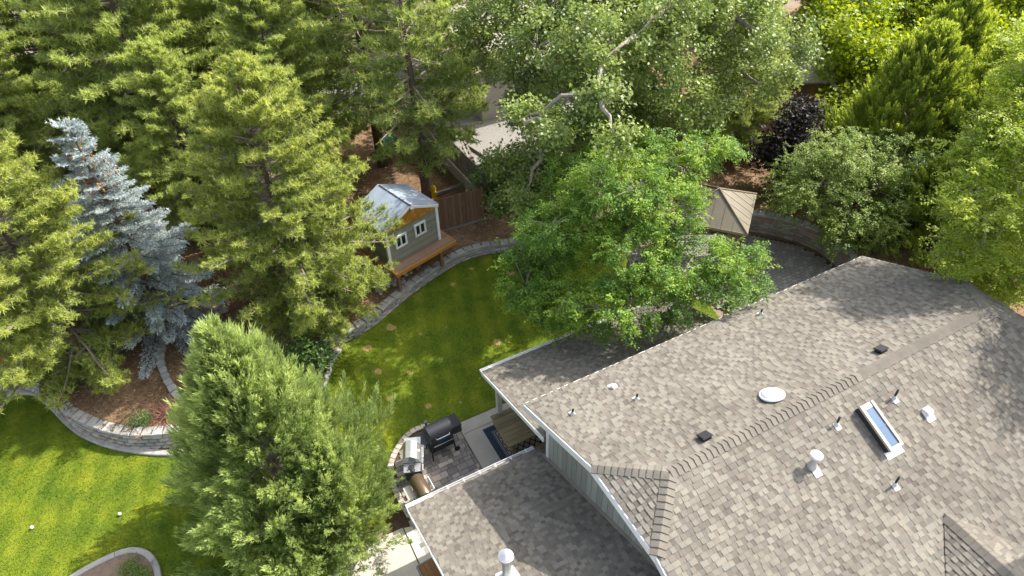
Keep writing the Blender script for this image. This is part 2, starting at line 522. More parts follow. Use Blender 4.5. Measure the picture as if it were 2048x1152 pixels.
def catmull(pts, step=0.1):
    P = [np.array(p, float) for p in pts]
    P = [2 * P[0] - P[1]] + P + [2 * P[-1] - P[-2]]
    out = []
    for i in range(1, len(P) - 2):
        p0, p1, p2, p3 = P[i - 1], P[i], P[i + 1], P[i + 2]
        n = max(2, int(np.linalg.norm(p2 - p1) / step))
        for t in np.linspace(0, 1, n, endpoint=False):
            out.append(0.5 * ((2 * p1) + (-p0 + p2) * t + (2 * p0 - 5 * p1 + 4 * p2 - p3) * t * t + (-p0 + 3 * p1 - 3 * p2 + p3) * t ** 3))
    out.append(P[-2])
    return np.array(out)

def resample(C, step):
    d = np.r_[0, np.cumsum(np.linalg.norm(np.diff(C, axis=0), axis=1))]
    s = np.arange(0, d[-1], step)
    return np.stack([np.interp(s, d, C[:, k]) for k in range(C.shape[1])], 1)

def fast_mesh(name, V, F, m, tint=None):
    """numpy verts (n,3), faces (k,3) -> mesh with optional per-face tint"""
    me = bpy.data.meshes.new(name)
    nv, nf = len(V), len(F)
    k = F.shape[1]
    me.vertices.add(nv)
    me.vertices.foreach_set('co', np.ascontiguousarray(V, np.float32).ravel())
    me.loops.add(nf * k)
    me.loops.foreach_set('vertex_index', np.ascontiguousarray(F, np.int32).ravel())
    me.polygons.add(nf)
    me.polygons.foreach_set('loop_start', np.arange(0, nf * k, k, dtype=np.int32))
    if tint is not None:
        at = me.attributes.new('tint', 'FLOAT', 'FACE')
        at.data.foreach_set('value', np.clip(tint, 0, 1).astype(np.float32))
    me.materials.append(m)
    me.update(calc_edges=True)
    return me

def unit(a):
    return a / (np.linalg.norm(a, axis=-1, keepdims=True) + 1e-9)

# ------------------------------------------------------------------ ground and setting
def inside(poly, X, Y):
    c = np.zeros(X.shape, bool)
    n = len(poly)
    for i in range(n):
        x0, y0 = poly[i][0], poly[i][1]
        x1, y1 = poly[(i + 1) % n][0], poly[(i + 1) % n][1]
        if y0 == y1: continue
        c ^= ((y0 > Y) != (y1 > Y)) & (X < (x1 - x0) * (Y - y0) / (y1 - y0) + x0)
    return c

LEFT_WALL = [(-11.5, 21.6), (-9.6, 21.2), (-8.08, 20.65), (-7.3, 20.05), (-6.75, 19.0), (-6.15, 17.85), (-5.3, 16.8), (-4.4, 16.1), (-3.2, 15.62), (-2.0, 15.3), (-0.9, 15.2)]
MID_WALL = [(1.0, 17.0), (1.7, 17.45), (2.47, 17.5), (3.3, 17.75), (4.19, 18.2), (5.0, 18.6), (5.83, 18.93), (6.7, 19.25), (7.48, 19.42), (8.3, 19.4), (9.05, 19.2), (10.2, 18.9)]
RIGHT_WALL = [(15.6, 16.9), (17.2, 16.3), (18.53, 15.31), (19.1, 14.7), (19.52, 14.06), (19.8, 13.4), (19.87, 12.88), (19.8, 12.1), (19.5, 11.3), (19.0, 10.5)]
LINE = ([(p[0], p[1], 0.6) for p in LEFT_WALL] + [(0.1, 15.5, 0.12), (0.8, 16.1, 0.12)] + [(p[0], p[1], 0.42) for p in MID_WALL]
        + [(12.0, 18.3, 0.4), (14.0, 17.6, 0.45)] + [(p[0], p[1], 0.85) for p in RIGHT_WALL] + [(19.2, 7, 0.7), (19.5, -6, 0.6)])
LP = np.array(LINE)
def bed_z(X, Y):
    d2 = (X[..., None] - LP[:, 0]) ** 2 + (Y[..., None] - LP[:, 1]) ** 2 + 0.05
    w = 1 / d2 ** 1.5
    z = (w * LP[:, 2]).sum(-1) / w.sum(-1)
    dm = np.sqrt(d2.min(-1))
    t = np.clip((dm - 1.0) / 5.0, 0, 1)
    z = z * (1 - t) + 0.5 * t
    return z + 0.04 * np.sin(1.9 * X + 0.6 * Y) * np.cos(1.3 * Y - 0.5 * X) * np.clip(dm, 0, 1)
def bz(x, y):
    return float(bed_z(np.array([x]), np.array([y]))[0])

g = MB().add([(-250, -120, -0.03), (260, -120, -0.03), (260, 330, -0.03), (-250, 330, -0.03)], [(0, 1, 2, 3)])
structure('ground', g, mat('dry_earth', (0.24, 0.18, 0.13), (0.16, 0.125, 0.09), 0.6, 0.95, 0.5, 10))

bedpoly = [(p[0], p[1]) for p in LINE] + [(48, -6), (48, 31.5), (-13, 31.5), (-20, 24)]
xs = np.arange(-20, 48.01, 0.25)
ys = np.arange(-6, 31.6, 0.25)
GX, GY = np.meshgrid(xs, ys)
cin = inside(bedpoly, GX[:-1, :-1] + 0.125, GY[:-1, :-1] + 0.125)
cin &= ~((GX[:-1, :-1] > 9.45) & (GX[:-1, :-1] < 22.5) & (GY[:-1, :-1] > 22.2))
Z = bed_z(GX, GY)
V = np.stack([GX, GY, Z], -1).reshape(-1, 3)
ii, jj = np.nonzero(cin)
w = len(xs)
F = np.stack([ii * w + jj, ii * w + jj + 1, (ii + 1) * w + jj + 1, (ii + 1) * w + jj], 1)
used = np.unique(F)
rm = np.zeros(len(V), int)
rm[used] = np.arange(len(used))
me = fast_mesh('planting_bed', V[used], rm[F], M['mulch'])
for p in me.polygons: p.use_smooth = True
tag(link('planting_bed', me), kind='structure')

lawn_edge_left = [(-12.5, 21.3), (-9.8, 20.85), (-8.40, 20.46), (-7.75, 20.32), (-7.28, 19.95), (-6.85, 19.1), (-6.45, 18.2), (-5.95, 17.35), (-5.14, 16.45), (-4.0, 15.6), (-2.8, 15.1), (-1.4, 14.9)]
lawn_edge_mid = [(0.2, 15.25), (1.05, 15.95), (1.5, 16.7), (2.0, 17.2)]
lawn_poly = [tuple(p) for p in catmull(lawn_edge_left + lawn_edge_mid, 0.4)] + [(2.4, 17.42), (4.1, 18.0), (5.75, 18.78), (7.44, 19.32), (9.1, 19.12), (10.2, 18.8), (12, 18.1), (13.6, 16.9), (13.3, 14.5), (14.2, 12.7), (13.9, 11.2), (12.2, 8.6), (11.5, 8.6), (11.5, 12.38),
    (4.1, 12.38), (3.4, 12.75), (2.8, 12.75), (2.3, 12.5), (1.85, 12.15), (1.6, 11.7), (1.55, 11.0), (1.55, 10.2), (-0.2, 10.1), (-0.6, 8), (-0.6, 0), (-18, 0), (-20, 18)]
sheet('lawn', lawn_poly, 0.0, M['lawn'])
sheet('patio_slab', [(4.11, 8.3), (11.6, 8.3), (11.6, 12.34), (4.11, 12.34)], 0.02, M['concrete'])
part('slab_joint', MB().box((7.9, 10.4, 0.021), (0.012, 3.8, 0.006)).box((5.45, 11.9, 0.021), (2.6, 0.012, 0.006)), M['soil'], bpy.data.objects['patio_slab'])
sheet('walkway', [(-0.6, 3), (1.42, 3), (1.42, 9.93), (0.0, 9.98), (-0.6, 9.6)], 0.012, M['pale_concrete'])
sheet('mow_strip', [(1.45, 3), (2.2, 3), (2.2, 9.7), (1.45, 9.9)], 0.03, M['pale_concrete'])
sheet('soil_patch', [(0.9, 10.0), (2.3, 9.74), (2.3, 10.9), (1.72, 10.3), (1.3, 10.6)], 0.006, M['soil'])
sheet('gravel_yard', [(9.5, 22.2), (27, 22.2), (27, 40), (9.5, 40)], 0.004, M['gravel'])
sheet('concrete_pad', [(11.2, 30.2), (13.3, 29.9), (13.3, 33), (11.2, 33)], 0.012, M['concrete'])
sheet('road', [(-26, 50.5), (4, 56.5), (4, 61.5), (-26, 55.5)], 0.004, M['asphalt'])
sheet('gravel_verge', [(-26, 57), (4, 63), (4, 90), (-26, 90)], 0.006, M['gravel'])
sheet('back_drive', [(3.0, 33.5), (9.0, 33.5), (9.0, 37.5), (3.0, 37.5)], 0.006, M['gravel'])

def strip_thing(name, label, cat, pts, width, h, m, z0=0.0):
    """a poured kerb following a curve, in short cast lengths"""
    C = resample(catmull(pts, 0.1), 0.15)
    T = unit(np.gradient(C, axis=0))
    Nn = np.stack([-T[:, 1], T[:, 0]], 1)
    root = thing(name, label, cat, (C[len(C) // 2][0], C[len(C) // 2][1], z0))
    L = root.location
    k = 0
    while k < len(C) - 1:
        e = min(k + 8, len(C) - 1)
        mb = MB()
        vs, fs = [], []
        prof = [(-width / 2, 0), (-width / 2, h * 0.8), (-width * 0.36, h), (width * 0.36, h), (width / 2, h * 0.8), (width / 2, 0)]
        seg = list(range(k, e + 1))
        for q, i in enumerate(seg):
            sh = 0.006 if q == 0 else (-0.006 if q == len(seg) - 1 else 0)
            for a, b in prof:
                vs.append((C[i][0] + T[i][0] * sh + Nn[i][0] * a - L.x, C[i][1] + T[i][1] * sh + Nn[i][1] * a - L.y, b))
        n = len(prof)
        for q in range(len(seg) - 1):
            for j in range(n - 1):
                fs.append((q * n + j, (q + 1) * n + j, (q + 1) * n + j + 1, q * n + j + 1))
        fs += [tuple(range(n)), tuple((len(seg) - 1) * n + j for j in range(n - 1, -1, -1))]
        mb.add(vs, fs)
        part('kerb_length', mb, m, root)
        k = e
    return root

strip_thing('concrete_edging', 'pale concrete edging curving between left lawn and tan block wall', 'lawn edging', lawn_edge_left, 0.2, 0.09, M['kerb'])
strip_thing('concrete_edging', 'short concrete edging running from grey curved wall to dark green shrub', 'lawn edging', lawn_edge_mid, 0.17, 0.08, M['kerb'])
bedrim = [(-9.0, 12.0), (-7.6, 12.35), (-6.49, 12.70), (-5.9, 12.80), (-5.3, 12.80), (-4.9, 12.60), (-4.65, 12.2), (-4.57, 11.69), (-4.6, 10.8), (-4.8, 9.6)]
strip_thing('concrete_edging', 'rounded concrete rim around bare soil bed in the front lawn', 'bed edging', bedrim, 0.16, 0.09, M['kerb'])
sheet('soil_bed', [tuple(p) for p in catmull(bedrim, 0.4)] + [(-9, 8)], 0.03, mat('tan_bed_soil', (0.33, 0.23, 0.16), (0.22, 0.155, 0.11), 6, 0.95, 0.7, 20))

# retaining walls -----------------------------------------------------------
def rough_block(name, w, d, h, m, seed, rough=0.012, nx=3, nz=2):
    """split-face block: the front (-y) is a pushed and pulled grid, edges chamfered"""
    rnd = random.Random(seed)
    mb = MB()
    vs, fs = [], []
    for iz in range(nz + 1):
        for ix in range(nx + 1):
            edge = ix in (0, nx) or iz in (0, nz)
            y = -d / 2 + (0.018 if edge else -rnd.random() * rough * 2)
            vs.append((-w / 2 + w * ix / nx + (rnd.uniform(-.008, .008) if not edge else 0), y, h * iz / nz))
    for iz in range(nz):
        for ix in range(nx):
            a = iz * (nx + 1) + ix
            fs.append((a, a + 1, a + nx + 2, a + nx + 1))
    o = len(vs)
    vs += [(-w / 2, d / 2, 0), (w / 2, d / 2, 0), (w / 2, d / 2, h), (-w / 2, d / 2, h)]
    top = [nz * (nx + 1) + i for i in range(nx + 1)]
    bot = list(range(nx + 1))
    fs.append(tuple(top + [o + 2, o + 3]))
    fs.append(tuple(bot[::-1] + [o, o + 1]))
    fs.append((o + 1, o, o + 3, o + 2))
    fs.append(tuple([0] + [i * (nx + 1) for i in range(1, nz + 1)] + [o + 3, o]))
    fs.append(tuple([nx + nz * (nx + 1) - i * (nx + 1) for i in range(0, nz + 1)] + [o + 1, o + 2]))
    mb.add(vs, fs)
    return mesh_of(name, mb, m)

def retaining_wall(label, pts, rows, rh, bw, mats, capm, cap=(0.30, 0.30, 0.09), batter=0.02, gap=0.008, caps_gap=0.02, z0=0.0, capover=0.0):
    C = catmull(pts, 0.05)
    root = thing('retaining_wall', label, 'retaining wall', (C[len(C) // 2][0], C[len(C) // 2][1], z0))
    L = root.location
    T0 = unit(np.gradient(C, axis=0))
    Nn = np.stack([-T0[:, 1], T0[:, 0]], 1)      # towards the bed
    protos = [rough_block('block', bw - gap, 0.26, rh - 0.006, mm, 10 * k + q) for k, mm in enumerate(mats) for q in range(3)]
    for r in range(rows):
        Cr = C + Nn * (batter * r + 0.0)
        P = resample(Cr, bw)
        off = bw / 2 if r % 2 else 0
        d = np.r_[0, np.cumsum(np.linalg.norm(np.diff(Cr, axis=0), axis=1))]
        s = np.arange(off, d[-1], bw)
        for q in s:
            x, y = np.interp(q, d, Cr[:, 0]), np.interp(q, d, Cr[:, 1])
            x2, y2 = np.interp(q + .05, d, Cr[:, 0]), np.interp(q + .05, d, Cr[:, 1])
            if q + .05 > d[-1]: continue
            a = math.atan2(y2 - y, x2 - x)
            jt = random.uniform(-.014, .014)
            link('block', random.choice(protos), root, (x - L.x - math.sin(a) * jt, y - L.y + math.cos(a) * jt, r * rh), a + random.uniform(-.045, .045))
    # cap course
    Cr = C + Nn * (batter * rows - capover)
    d = np.r_[0, np.cumsum(np.linalg.norm(np.diff(Cr, axis=0), axis=1))]
    cps = []
    for q in range(4):
        rnd = random.Random(q + 50)
        w, dd, hh = cap[0] - caps_gap, cap[1], cap[2]
        mb = MB()
        j = lambda: rnd.uniform(-.012, .012)
        b = [(-w / 2 + j(), -dd / 2 + j()), (w / 2 + j(), -dd / 2 + j()), (w / 2 - .02 + j(), dd / 2), (-w / 2 + .02 + j(), dd / 2)]
        t = [(p[0] * .95, p[1] * .94) for p in b]
        mb.add([(p[0], p[1], 0) for p in b] + [(p[0], p[1], hh * .85) for p in b] + [(p[0], p[1], hh) for p in t],
               [(3, 2, 1, 0), (0, 1, 5, 4), (1, 2, 6, 5), (2, 3, 7, 6), (3, 0, 4, 7), (4, 5, 9, 8), (5, 6, 10, 9), (6, 7, 11, 10), (7, 4, 8, 11), (8, 9, 10, 11)])
        cps.append(mesh_of('cap_block', mb, capm))
    for q in np.arange(cap[0] / 2, d[-1] - .06, cap[0]):
        x, y = np.interp(q, d, Cr[:, 0]), np.interp(q, d, Cr[:, 1])
        x2, y2 = np.interp(q + .05, d, Cr[:, 0]), np.interp(q + .05, d, Cr[:, 1])
        a = math.atan2(y2 - y, x2 - x)
        link('cap_block', random.choice(cps), root, (x - L.x, y - L.y, rows * rh), a + random.uniform(-.03, .03))
    return root

retaining_wall('tan split-face block wall with grey caps curving behind the left lawn', LEFT_WALL, 4, 0.13, 0.30, [M['block_tan'], M['block_dark'], M['block_tan'], M['block_grey']], M['cap_grey'], cap=(0.31, 0.33, 0.09), batter=0.03)
retaining_wall('low grey block wall curving round the back lawn below the playhouse', MID_WALL, 3, 0.115, 0.36, [M['block_grey'], M['block_grey'], M['block_tan']], M['cap_grey'], cap=(0.36, 0.30, 0.09), batter=0.005, caps_gap=0.008)
retaining_wall('rose and grey block wall curving behind the gazebo paving', RIGHT_WALL, 6, 0.13, 0.34, [M['block_red'], M['block_grey'], M['block_red']], M['cap_grey'], cap=(0.34, 0.3, 0.09), batter=0.01, caps_gap=0.008)

# stone row in the bed
STONE = [(-3.25, 20.1), (-3.32, 19.58), (-3.45, 19.1), (-3.47, 18.7), (-3.42, 18.2), (-3.36, 17.8), (-3.25, 17.4), (-3.15, 17.05), (-2.9, 16.6), (-2.5, 16.2)]
st = thing('stone_edging', 'row of flat grey stones curving through mulch beneath the blue spruce', 'stone edging', (-3.4, 18.3, bz(-3.4, 18.3)))
C = catmull(STONE, 0.05)
P = resample(C, 0.33)
for i in range(len(P) - 1):
    a = math.atan2(P[i + 1][1] - P[i][1], P[i + 1][0] - P[i][0])
    x, y = P[i]
    mb = MB()
    mb.prism([(-.15 + random.uniform(-.02, .02), -.12), (.14, -.13 + random.uniform(-.02, .03)), (.16, .1), (-.03, .14), (-.15, .1)], -0.05, 0.09 + random.uniform(-.02, .02))
    mb.v = [(v[0] * (1 if v[2] < 0 else .92), v[1] * (1 if v[2] < 0 else .92), v[2]) for v in mb.v]
    link('stone', mesh_of('stone', mb, M['cap_grey']), st, (x - st.location.x, y - st.location.y, bz(x, y) - st.location.z), a)

# ------------------------------------------------------------------ house
X0, X1, YR, ZR, YB, S, DJ, XH = 4.6601, 15.6049, 5.1188, 5.9692, 8.9313, 0.4143, 1.0435, 1.0022
YF = 2 * YR - YB
ZE = ZR - S * (YB - YR)
ZJ = ZR - S * DJ
GX0, GY, GZ, S2 = 1.5088, 8.9289, 2.4302, 0.4313
XW = X0 + 0.3838
PX0, PX1, PY, PZ, S3 = 4.9558, 11.5, 12.0478, 2.2468, 0.3256
house = thing('house', 'single storey house with brown shingle roof and sage siding', 'house', (10.0, 5.0, 0))
HL = Vector((10.0, 5.0, 0))

TONES_UP = [(0.232, 0.206, 0.161), (0.2, 0.177, 0.139), (0.215, 0.195, 0.157), (0.172, 0.152, 0.12), (0.19, 0.163, 0.129)]
TONES_LO = [(0.15, 0.127, 0.101), (0.166, 0.142, 0.114), (0.156, 0.14, 0.114), (0.132, 0.112, 0.091), (0.178, 0.155, 0.125)]
TONES = [(0.93 * t[0], 0.955 * t[1], 0.99 * t[2]) for t in TONES_UP + TONES_LO]

def clip_poly(sub, cl):
    out = sub
    n = len(cl)
    for i in range(n):
        ax, ay = cl[i]
        bx_, by_ = cl[(i + 1) % n]
        inp, out = out, []
        if not inp: return []
        def side(p): return (bx_ - ax) * (p[1] - ay) - (by_ - ay) * (p[0] - ax)
        for k in range(len(inp)):
            p, q = inp[k], inp[(k + 1) % len(inp)]
            sp, sq = side(p), side(q)
            if sp >= 0: out.append(p)
            if sp * sq < 0:
                t = sp / (sp - sq)
                out.append((p[0] + (q[0] - p[0]) * t, p[1] + (q[1] - p[1]) * t))
    return out

CAMPOS = Vector((0, 0, 17.04))
SH_CAND = []   # (distance, parent roof, frame matrix, u, v, w, tone index)
def shingle_plane(roof, O, U, Vv, poly3, expo=0.108, seed=1, holes=None):
    """lay tabs course by course up the slope; keeps whole tabs as candidates for single pieces, clipped ones are joined"""
    rnd = random.Random(seed)
    O, U, Vv = Vector(O), Vector(U).normalized(), Vector(Vv).normalized()
    Nr = U.cross(Vv)
    poly = [((Vector(p) - O).dot(U), (Vector(p) - O).dot(Vv)) for p in poly3]
    a = sum(poly[i][0] * poly[(i + 1) % len(poly)][1] - poly[(i + 1) % len(poly)][0] * poly[i][1] for i in range(len(poly)))
    if a < 0: poly = poly[::-1]
    umin, umax = min(p[0] for p in poly), max(p[0] for p in poly)
    vmin, vmax = min(p[1] for p in poly), max(p[1] for p in poly)
    pieces = []
    k = 0
    v = vmin
    raised = False
    while v < vmax:
        u = umin - rnd.random() * 0.2
        while u < umax:
            raised = (not raised) if rnd.random() < .85 else raised
            w = rnd.choice((0.10, 0.125, 0.15)) if raised else rnd.choice((0.08, 0.10, 0.125))
            quad = [(u, v), (u + w - .002, v), (u + w - .002, v + expo * 1.06), (u, v + expo * 1.06)]
            cp = clip_poly(quad, poly)
            ti = rnd.choice((0, 0, 1, 1, 2, 2, 3, 4)) if raised == (rnd.random() < .86) else 5 + rnd.choice((0, 1, 1, 2, 3, 4, 4))
            lift = 0.018 if raised else 0.007
            if len(cp) >= 3:
                whole = len(cp) == 4 and all(abs(p[0] - q[0]) + abs(p[1] - q[1]) < 1e-6 for p, q in zip(sorted(cp), sorted(quad)))
                ctr = O + U * (u + w / 2) + Vv * (v + expo / 2)
                inframe = False
                if whole:
                    dd = ctr - CAMPOS
                    dep = dd.dot(CF)
                    px = 1024 + 1377.2 * dd.dot(CR) / dep
                    py = 576 - 1377.2 * dd.dot(CU) / dep
                    inframe = 0 < px < 2048 and 0 < py < 1152
                pieces.append([cp, v, lift, ti, whole and inframe, (ctr - CAMPOS).length, u, w])
            u += w
        v += expo
        k += 1
    fm = Matrix((( U.x, Vv.x, Nr.x, O.x), (U.y, Vv.y, Nr.y, O.y), (U.z, Vv.z, Nr.z, O.z), (0, 0, 0, 1)))
    SH_CAND.append((roof, fm, pieces, expo))

def tab_geo(mb, tones, cp, v, lift, ti, expo, fm=None):
    n = len(cp)
    hh = [lift * (1 - (p[1] - v) / (expo * 1.06)) + 0.004 for p in cp]
    top = [(p[0], p[1], h) for p, h in zip(cp, hh)]
    bot = [(p[0], p[1], 0.0) for p in cp]
    vs = top + bot
    if fm is not None:
        vs = [tuple(fm @ Vector(q)) for q in vs]
    fs = [tuple(range(n))] + [(i, n + i, n + (i + 1) % n, (i + 1) % n) for i in range(n)]
    mb.add(vs, fs)
    tones += [TONES[ti]] * len(fs)

def roof_base(name, parent, poly3, thick, m):
    mb = MB().slab(poly3, (0, 0, -thick))
    return part(name, mb, m, parent, world=True)

main = MB()
bk = [(X0, YB, ZE), (X1, YB, ZE), (X1, YR + DJ, ZJ), (X1 - XH, YR, ZR), (X0 + XH, YR, ZR), (X0, YR + DJ, ZJ)]
fr = [(X0, YF, ZE), (X0, YR - DJ, ZJ), (X0 + XH, YR, ZR), (X1 - XH, YR, ZR), (X1, YR - DJ, ZJ), (X1, YF, ZE)]
hl = [(X0, YR + DJ, ZJ), (X0 + XH, YR, ZR), (X0, YR - DJ, ZJ)]
hr = [(X1, YR - DJ, ZJ), (X1 - XH, YR, ZR), (X1, YR + DJ, ZJ)]
dz = -0.16
# solid roof deck made of its top and soffit surfaces
allp = [bk, fr, hl, hr]
for poly in allp:
    main.add(poly, [tuple(range(len(poly)))])
    low = [(p[0], p[1], p[2] + dz) for p in poly]
    main.add(low, [tuple(range(len(low) - 1, -1, -1))])
ring = [bk[0], bk[1], bk[2], hr[0], fr[5], fr[0], fr[1], bk[5]]
for i in range(len(ring)):
    a, b = ring[i], ring[(i + 1) % len(ring)]
    main.add([a, b, (b[0], b[1], b[2] + dz), (a[0], a[1], a[2] + dz)], [(0, 1, 2, 3)])
roof = part('roof', main, M['under'], house, world=True)
csl = 1 / math.sqrt(1 + S * S)
shingle_plane(roof, (X1, YB, ZE), (-1, 0, 0), (0, -csl, S * csl), bk, seed=1)
shingle_plane(roof, (X0, YF, ZE), (1, 0, 0), (0, csl, S * csl), fr, seed=2)
sh = (ZR - ZJ) / XH
ch = 1 / math.sqrt(1 + sh * sh)
shingle_plane(roof, (X0, YR + DJ, ZJ), (0, -1, 0), (ch, 0, sh * ch), hl, seed=3)
shingle_plane(roof, (X1, YR - DJ, ZJ), (0, 1, 0), (-ch, 0, sh * ch), hr, seed=4)

# wing roof
WYR = 3.2
WZR = GZ + S2 * (GY - WYR)
wb = [(GX0, GY, GZ), (XW, GY, GZ), (XW, WYR, WZR), (GX0, WYR, WZR)]
wf = [(GX0, WYR, WZR), (XW, WYR, WZR), (XW, -2.5, WZR - S2 * (WYR + 2.5)), (GX0, -2.5, WZR - S2 * (WYR + 2.5))]
wm = MB().slab(wb, (0, 0, -0.14)).slab(wf, (0, 0, -0.14))
wing = part('wing_roof', wm, M['under'], house, world=True)
c2 = 1 / math.sqrt(1 + S2 * S2)
shingle_plane(wing, (XW, GY, GZ), (-1, 0, 0), (0, -c2, S2 * c2), wb, seed=5)

# patio cover roof
PYT = YB - 0.42
PZT = PZ + S3 * (PY - PYT)
pp = [(PX0, PY, PZ), (PX1, PY, PZ), (PX1, PYT, PZT), (PX0, PYT, PZT)]
pm = MB().slab(pp, (0, 0, -0.12))
patio_roof = part('patio_roof', pm, M['under'], house, world=True)
c3 = 1 / math.sqrt(1 + S3 * S3)
shingle_plane(patio_roof, (PX1, PY, PZ), (-1, 0, 0), (0, -c3, S3 * c3), pp, seed=6)

# entry gable on the front slope
DX, DZR, DY1 = 10.23, 4.849, -2.0
DYR = 2.415
def slope_y(z): return YR - (ZR - z) / S
zb_ = ZE - 0.25
hw = (DZR - zb_) / S
gl = [(DX, DYR, DZR + .02), (DX, DY1, DZR + .02), (DX - hw, DY1, zb_ + .02), (DX - hw, slope_y(zb_), zb_ + .02)]
gr = [(DX, DY1, DZR + .02), (DX, DYR, DZR + .02), (DX + hw, slope_y(zb_), zb_ + .02), (DX + hw, DY1, zb_ + .02)]
gm = MB().slab(gl, (0, 0, -0.12)).slab(gr, (0, 0, -0.12))
entry_roof = part('entry_roof', gm, M['under'], house, world=True)
cs = 1 / math.sqrt(1 + S * S)
shingle_plane(entry_roof, gl[3], (0, -1, 0), (cs, 0, S * cs), gl, seed=8)
shingle_plane(entry_roof, gr[3], (0, 1, 0), (-cs, 0, S * cs), gr, seed=9)
part('entry_gable', MB().slab([(DX, DY1 + .3, DZR - .1), (DX - hw + .1, DY1 + .3, zb_ - .1), (DX - hw + .1, DY1 + .3, 2.2), (DX + hw - .1, DY1 + .3, 2.2), (DX + hw - .1, DY1 + .3, zb_ - .1)], (0, .12, 0)), M['siding'], house, world=True)

# ---- place shingles: the 300 that show largest singly, the rest joined per roof
cand = []
for ri, (rf, fm, pieces, expo) in enumerate(SH_CAND):
    for pi, p in enumerate(pieces):
        if p[4]: cand.append((p[5], ri, pi))
cand.sort()
single = set((r, p) for _, r, p in cand[:298])
shared = {}
HLm = Matrix.Translation(-HL)
for ri, (rf, fm, pieces, expo) in enumerate(SH_CAND):
    mb, tones = MB(), []
    loc = HLm @ fm
    for pi, p in enumerate(pieces):
        cp, v, lift, ti, _, _, u, w_ = p
        if (ri, pi) in single:
            key = (w_, ti, lift)
            if key not in shared:
                b2, t2 = MB(), []
                q = [(0, 0), (w_ - .002, 0), (w_ - .002, expo * 1.06), (0, expo * 1.06)]
                tab_geo(b2, t2, q, 0.0, lift, ti, expo)
                shared[key] = mesh_of('shingle', b2, M['shingle'], tone=np.array(t2))
            link('shingle', shared[key], rf, mw=loc @ Matrix.Translation((u, v, 0)))
        else:
            tab_geo(mb, tones, cp, v, lift, ti, expo, loc)
    if mb.f:
        o = link('shingle_courses', mesh_of('shingle_courses', mb, M['shingle'], tone=np.array(tones)), rf)
        o['kind'] = 'stuff'

# ---- ridge and hip caps
capm = {}
def cap_line(parent, A, B, n1, n2, step=0.135, width=0.15, start=0.0):
    """folded cap shingles lapping along a ridge; n1,n2 are the directions down each side"""
    A, B = Vector(A), Vector(B)
    d = (B - A)
    Ltot = d.length
    d.normalize()
    n1, n2 = Vector(n1).normalized(), Vector(n2).normalized()
    n = int(Ltot / step)
    for k in range(n):
        t = TONES[random.choice([1, 3, 4, 9])]
        a = A + d * (k * step)
        b = A + d * min((k + 1.25) * step, Ltot)
        up = Vector((0, 0, 1))
        hi, lo_ = 0.042, 0.018
        mb = MB()
        pts = [a + n1 * width + up * hi * .8, a + up * (hi + .012), a + n2 * width + up * hi * .8, b + n1 * width + up * lo_ * .7, b + up * (lo_ + .008), b + n2 * width + up * lo_ * .7]
        low = [p - up * 0.03 for p in pts]
        mb.add(pts + low, [(0, 1, 4, 3), (1, 2, 5, 4), (0, 6, 7, 1), (1, 7, 8, 2), (0, 3, 9, 6), (2, 8, 11, 5), (3, 4, 10, 9), (4, 5, 11, 10)])
        part('ridge_cap', mb, M['shingle'], parent, world=True, tone=np.array(t))
dn_b, dn_f = (0, csl, -S * csl), (0, -csl, -S * csl)
cap_line(roof, (X0 + XH, YR, ZR), (10.55, YR, ZR), dn_f, dn_b, width=.13)
cap_line(roof, (X1 - XH, YR, ZR), (10.5, YR, ZR), dn_f, dn_b, width=.13)
def hip_caps(parent, A, B, p1, p2):
    A, B = Vector(A), Vector(B)
    d = (B - A).normalized()
    def perp(n):
        n = Vector(n).normalized()
        q = n.cross(d)
        if q.z > 0: q = -q
        return q
    cap_line(parent, A, B, perp(p1), perp(p2))
nb, nf_, nl_, nr_ = (0, S, 1), (0, -S, 1), (-sh, 0, 1), (sh, 0, 1)
hip_caps(roof, (X0, YR + DJ, ZJ), (X0 + XH, YR, ZR), nb, nl_)
hip_caps(roof, (X0, YR - DJ, ZJ), (X0 + XH, YR, ZR), nf_, nl_)
hip_caps(roof, (X1, YR + DJ, ZJ), (X1 - XH, YR, ZR), nb, nr_)
hip_caps(roof, (X1, YR - DJ, ZJ), (X1 - XH, YR, ZR), nf_, nr_)
cap_line(entry_roof, (DX, DY1, DZR + .02), (DX, DYR, DZR + .02), (-cs, 0, -S * cs), (cs, 0, -S * cs))

# ---- fascias, gutters
def board3(a, b, h, t, nrm, dz0=0.0):
    """board along a->b, height h downward, thickness t along nrm"""
    a, b, nrm = Vector(a), Vector(b), Vector(nrm)
    a = a + Vector((0, 0, dz0)); b = b + Vector((0, 0, dz0))
    q = [a, b, b - Vector((0, 0, h)), a - Vector((0, 0, h))]
    return MB().slab([tuple(p) for p in q], tuple(nrm * t))
part('rake_board', board3((X0, YB, ZE), (X0, YR + DJ, ZJ), 0.2, 0.03, (-1, 0, 0), -.004), M['white'], house, world=True)
part('rake_board', board3((X0, YF, ZE), (X0, YR - DJ, ZJ), 0.2, 0.03, (-1, 0, 0), -.004), M['white'], house, world=True)
part('eave_board', board3((X0, YR + DJ, ZJ), (X0, YR - DJ, ZJ), 0.2, 0.03, (-1, 0, 0), -.004), M['white'], house, world=True)
part('eave_board', board3((X0, YB, ZE), (X1, YB, ZE), 0.19, 0.03, (0, 1, 0), -.01), M['white'], house, world=True)
part('rake_board', board3((X1, YB, ZE), (X1, YR + DJ, ZJ), 0.2, 0.03, (1, 0, 0), -.004), M['white'], house, world=True)
part('rake_board', board3((PX0, PY, PZ), (PX0, PYT, PZT), 0.15, 0.03, (-1, 0, 0), -.002), M['white'], house, world=True)
part('rake_board', board3((GX0, GY, GZ), (GX0, WYR, WZR), 0.16, 0.03, (-1, 0, 0), -.006), M['white'], house, world=True)
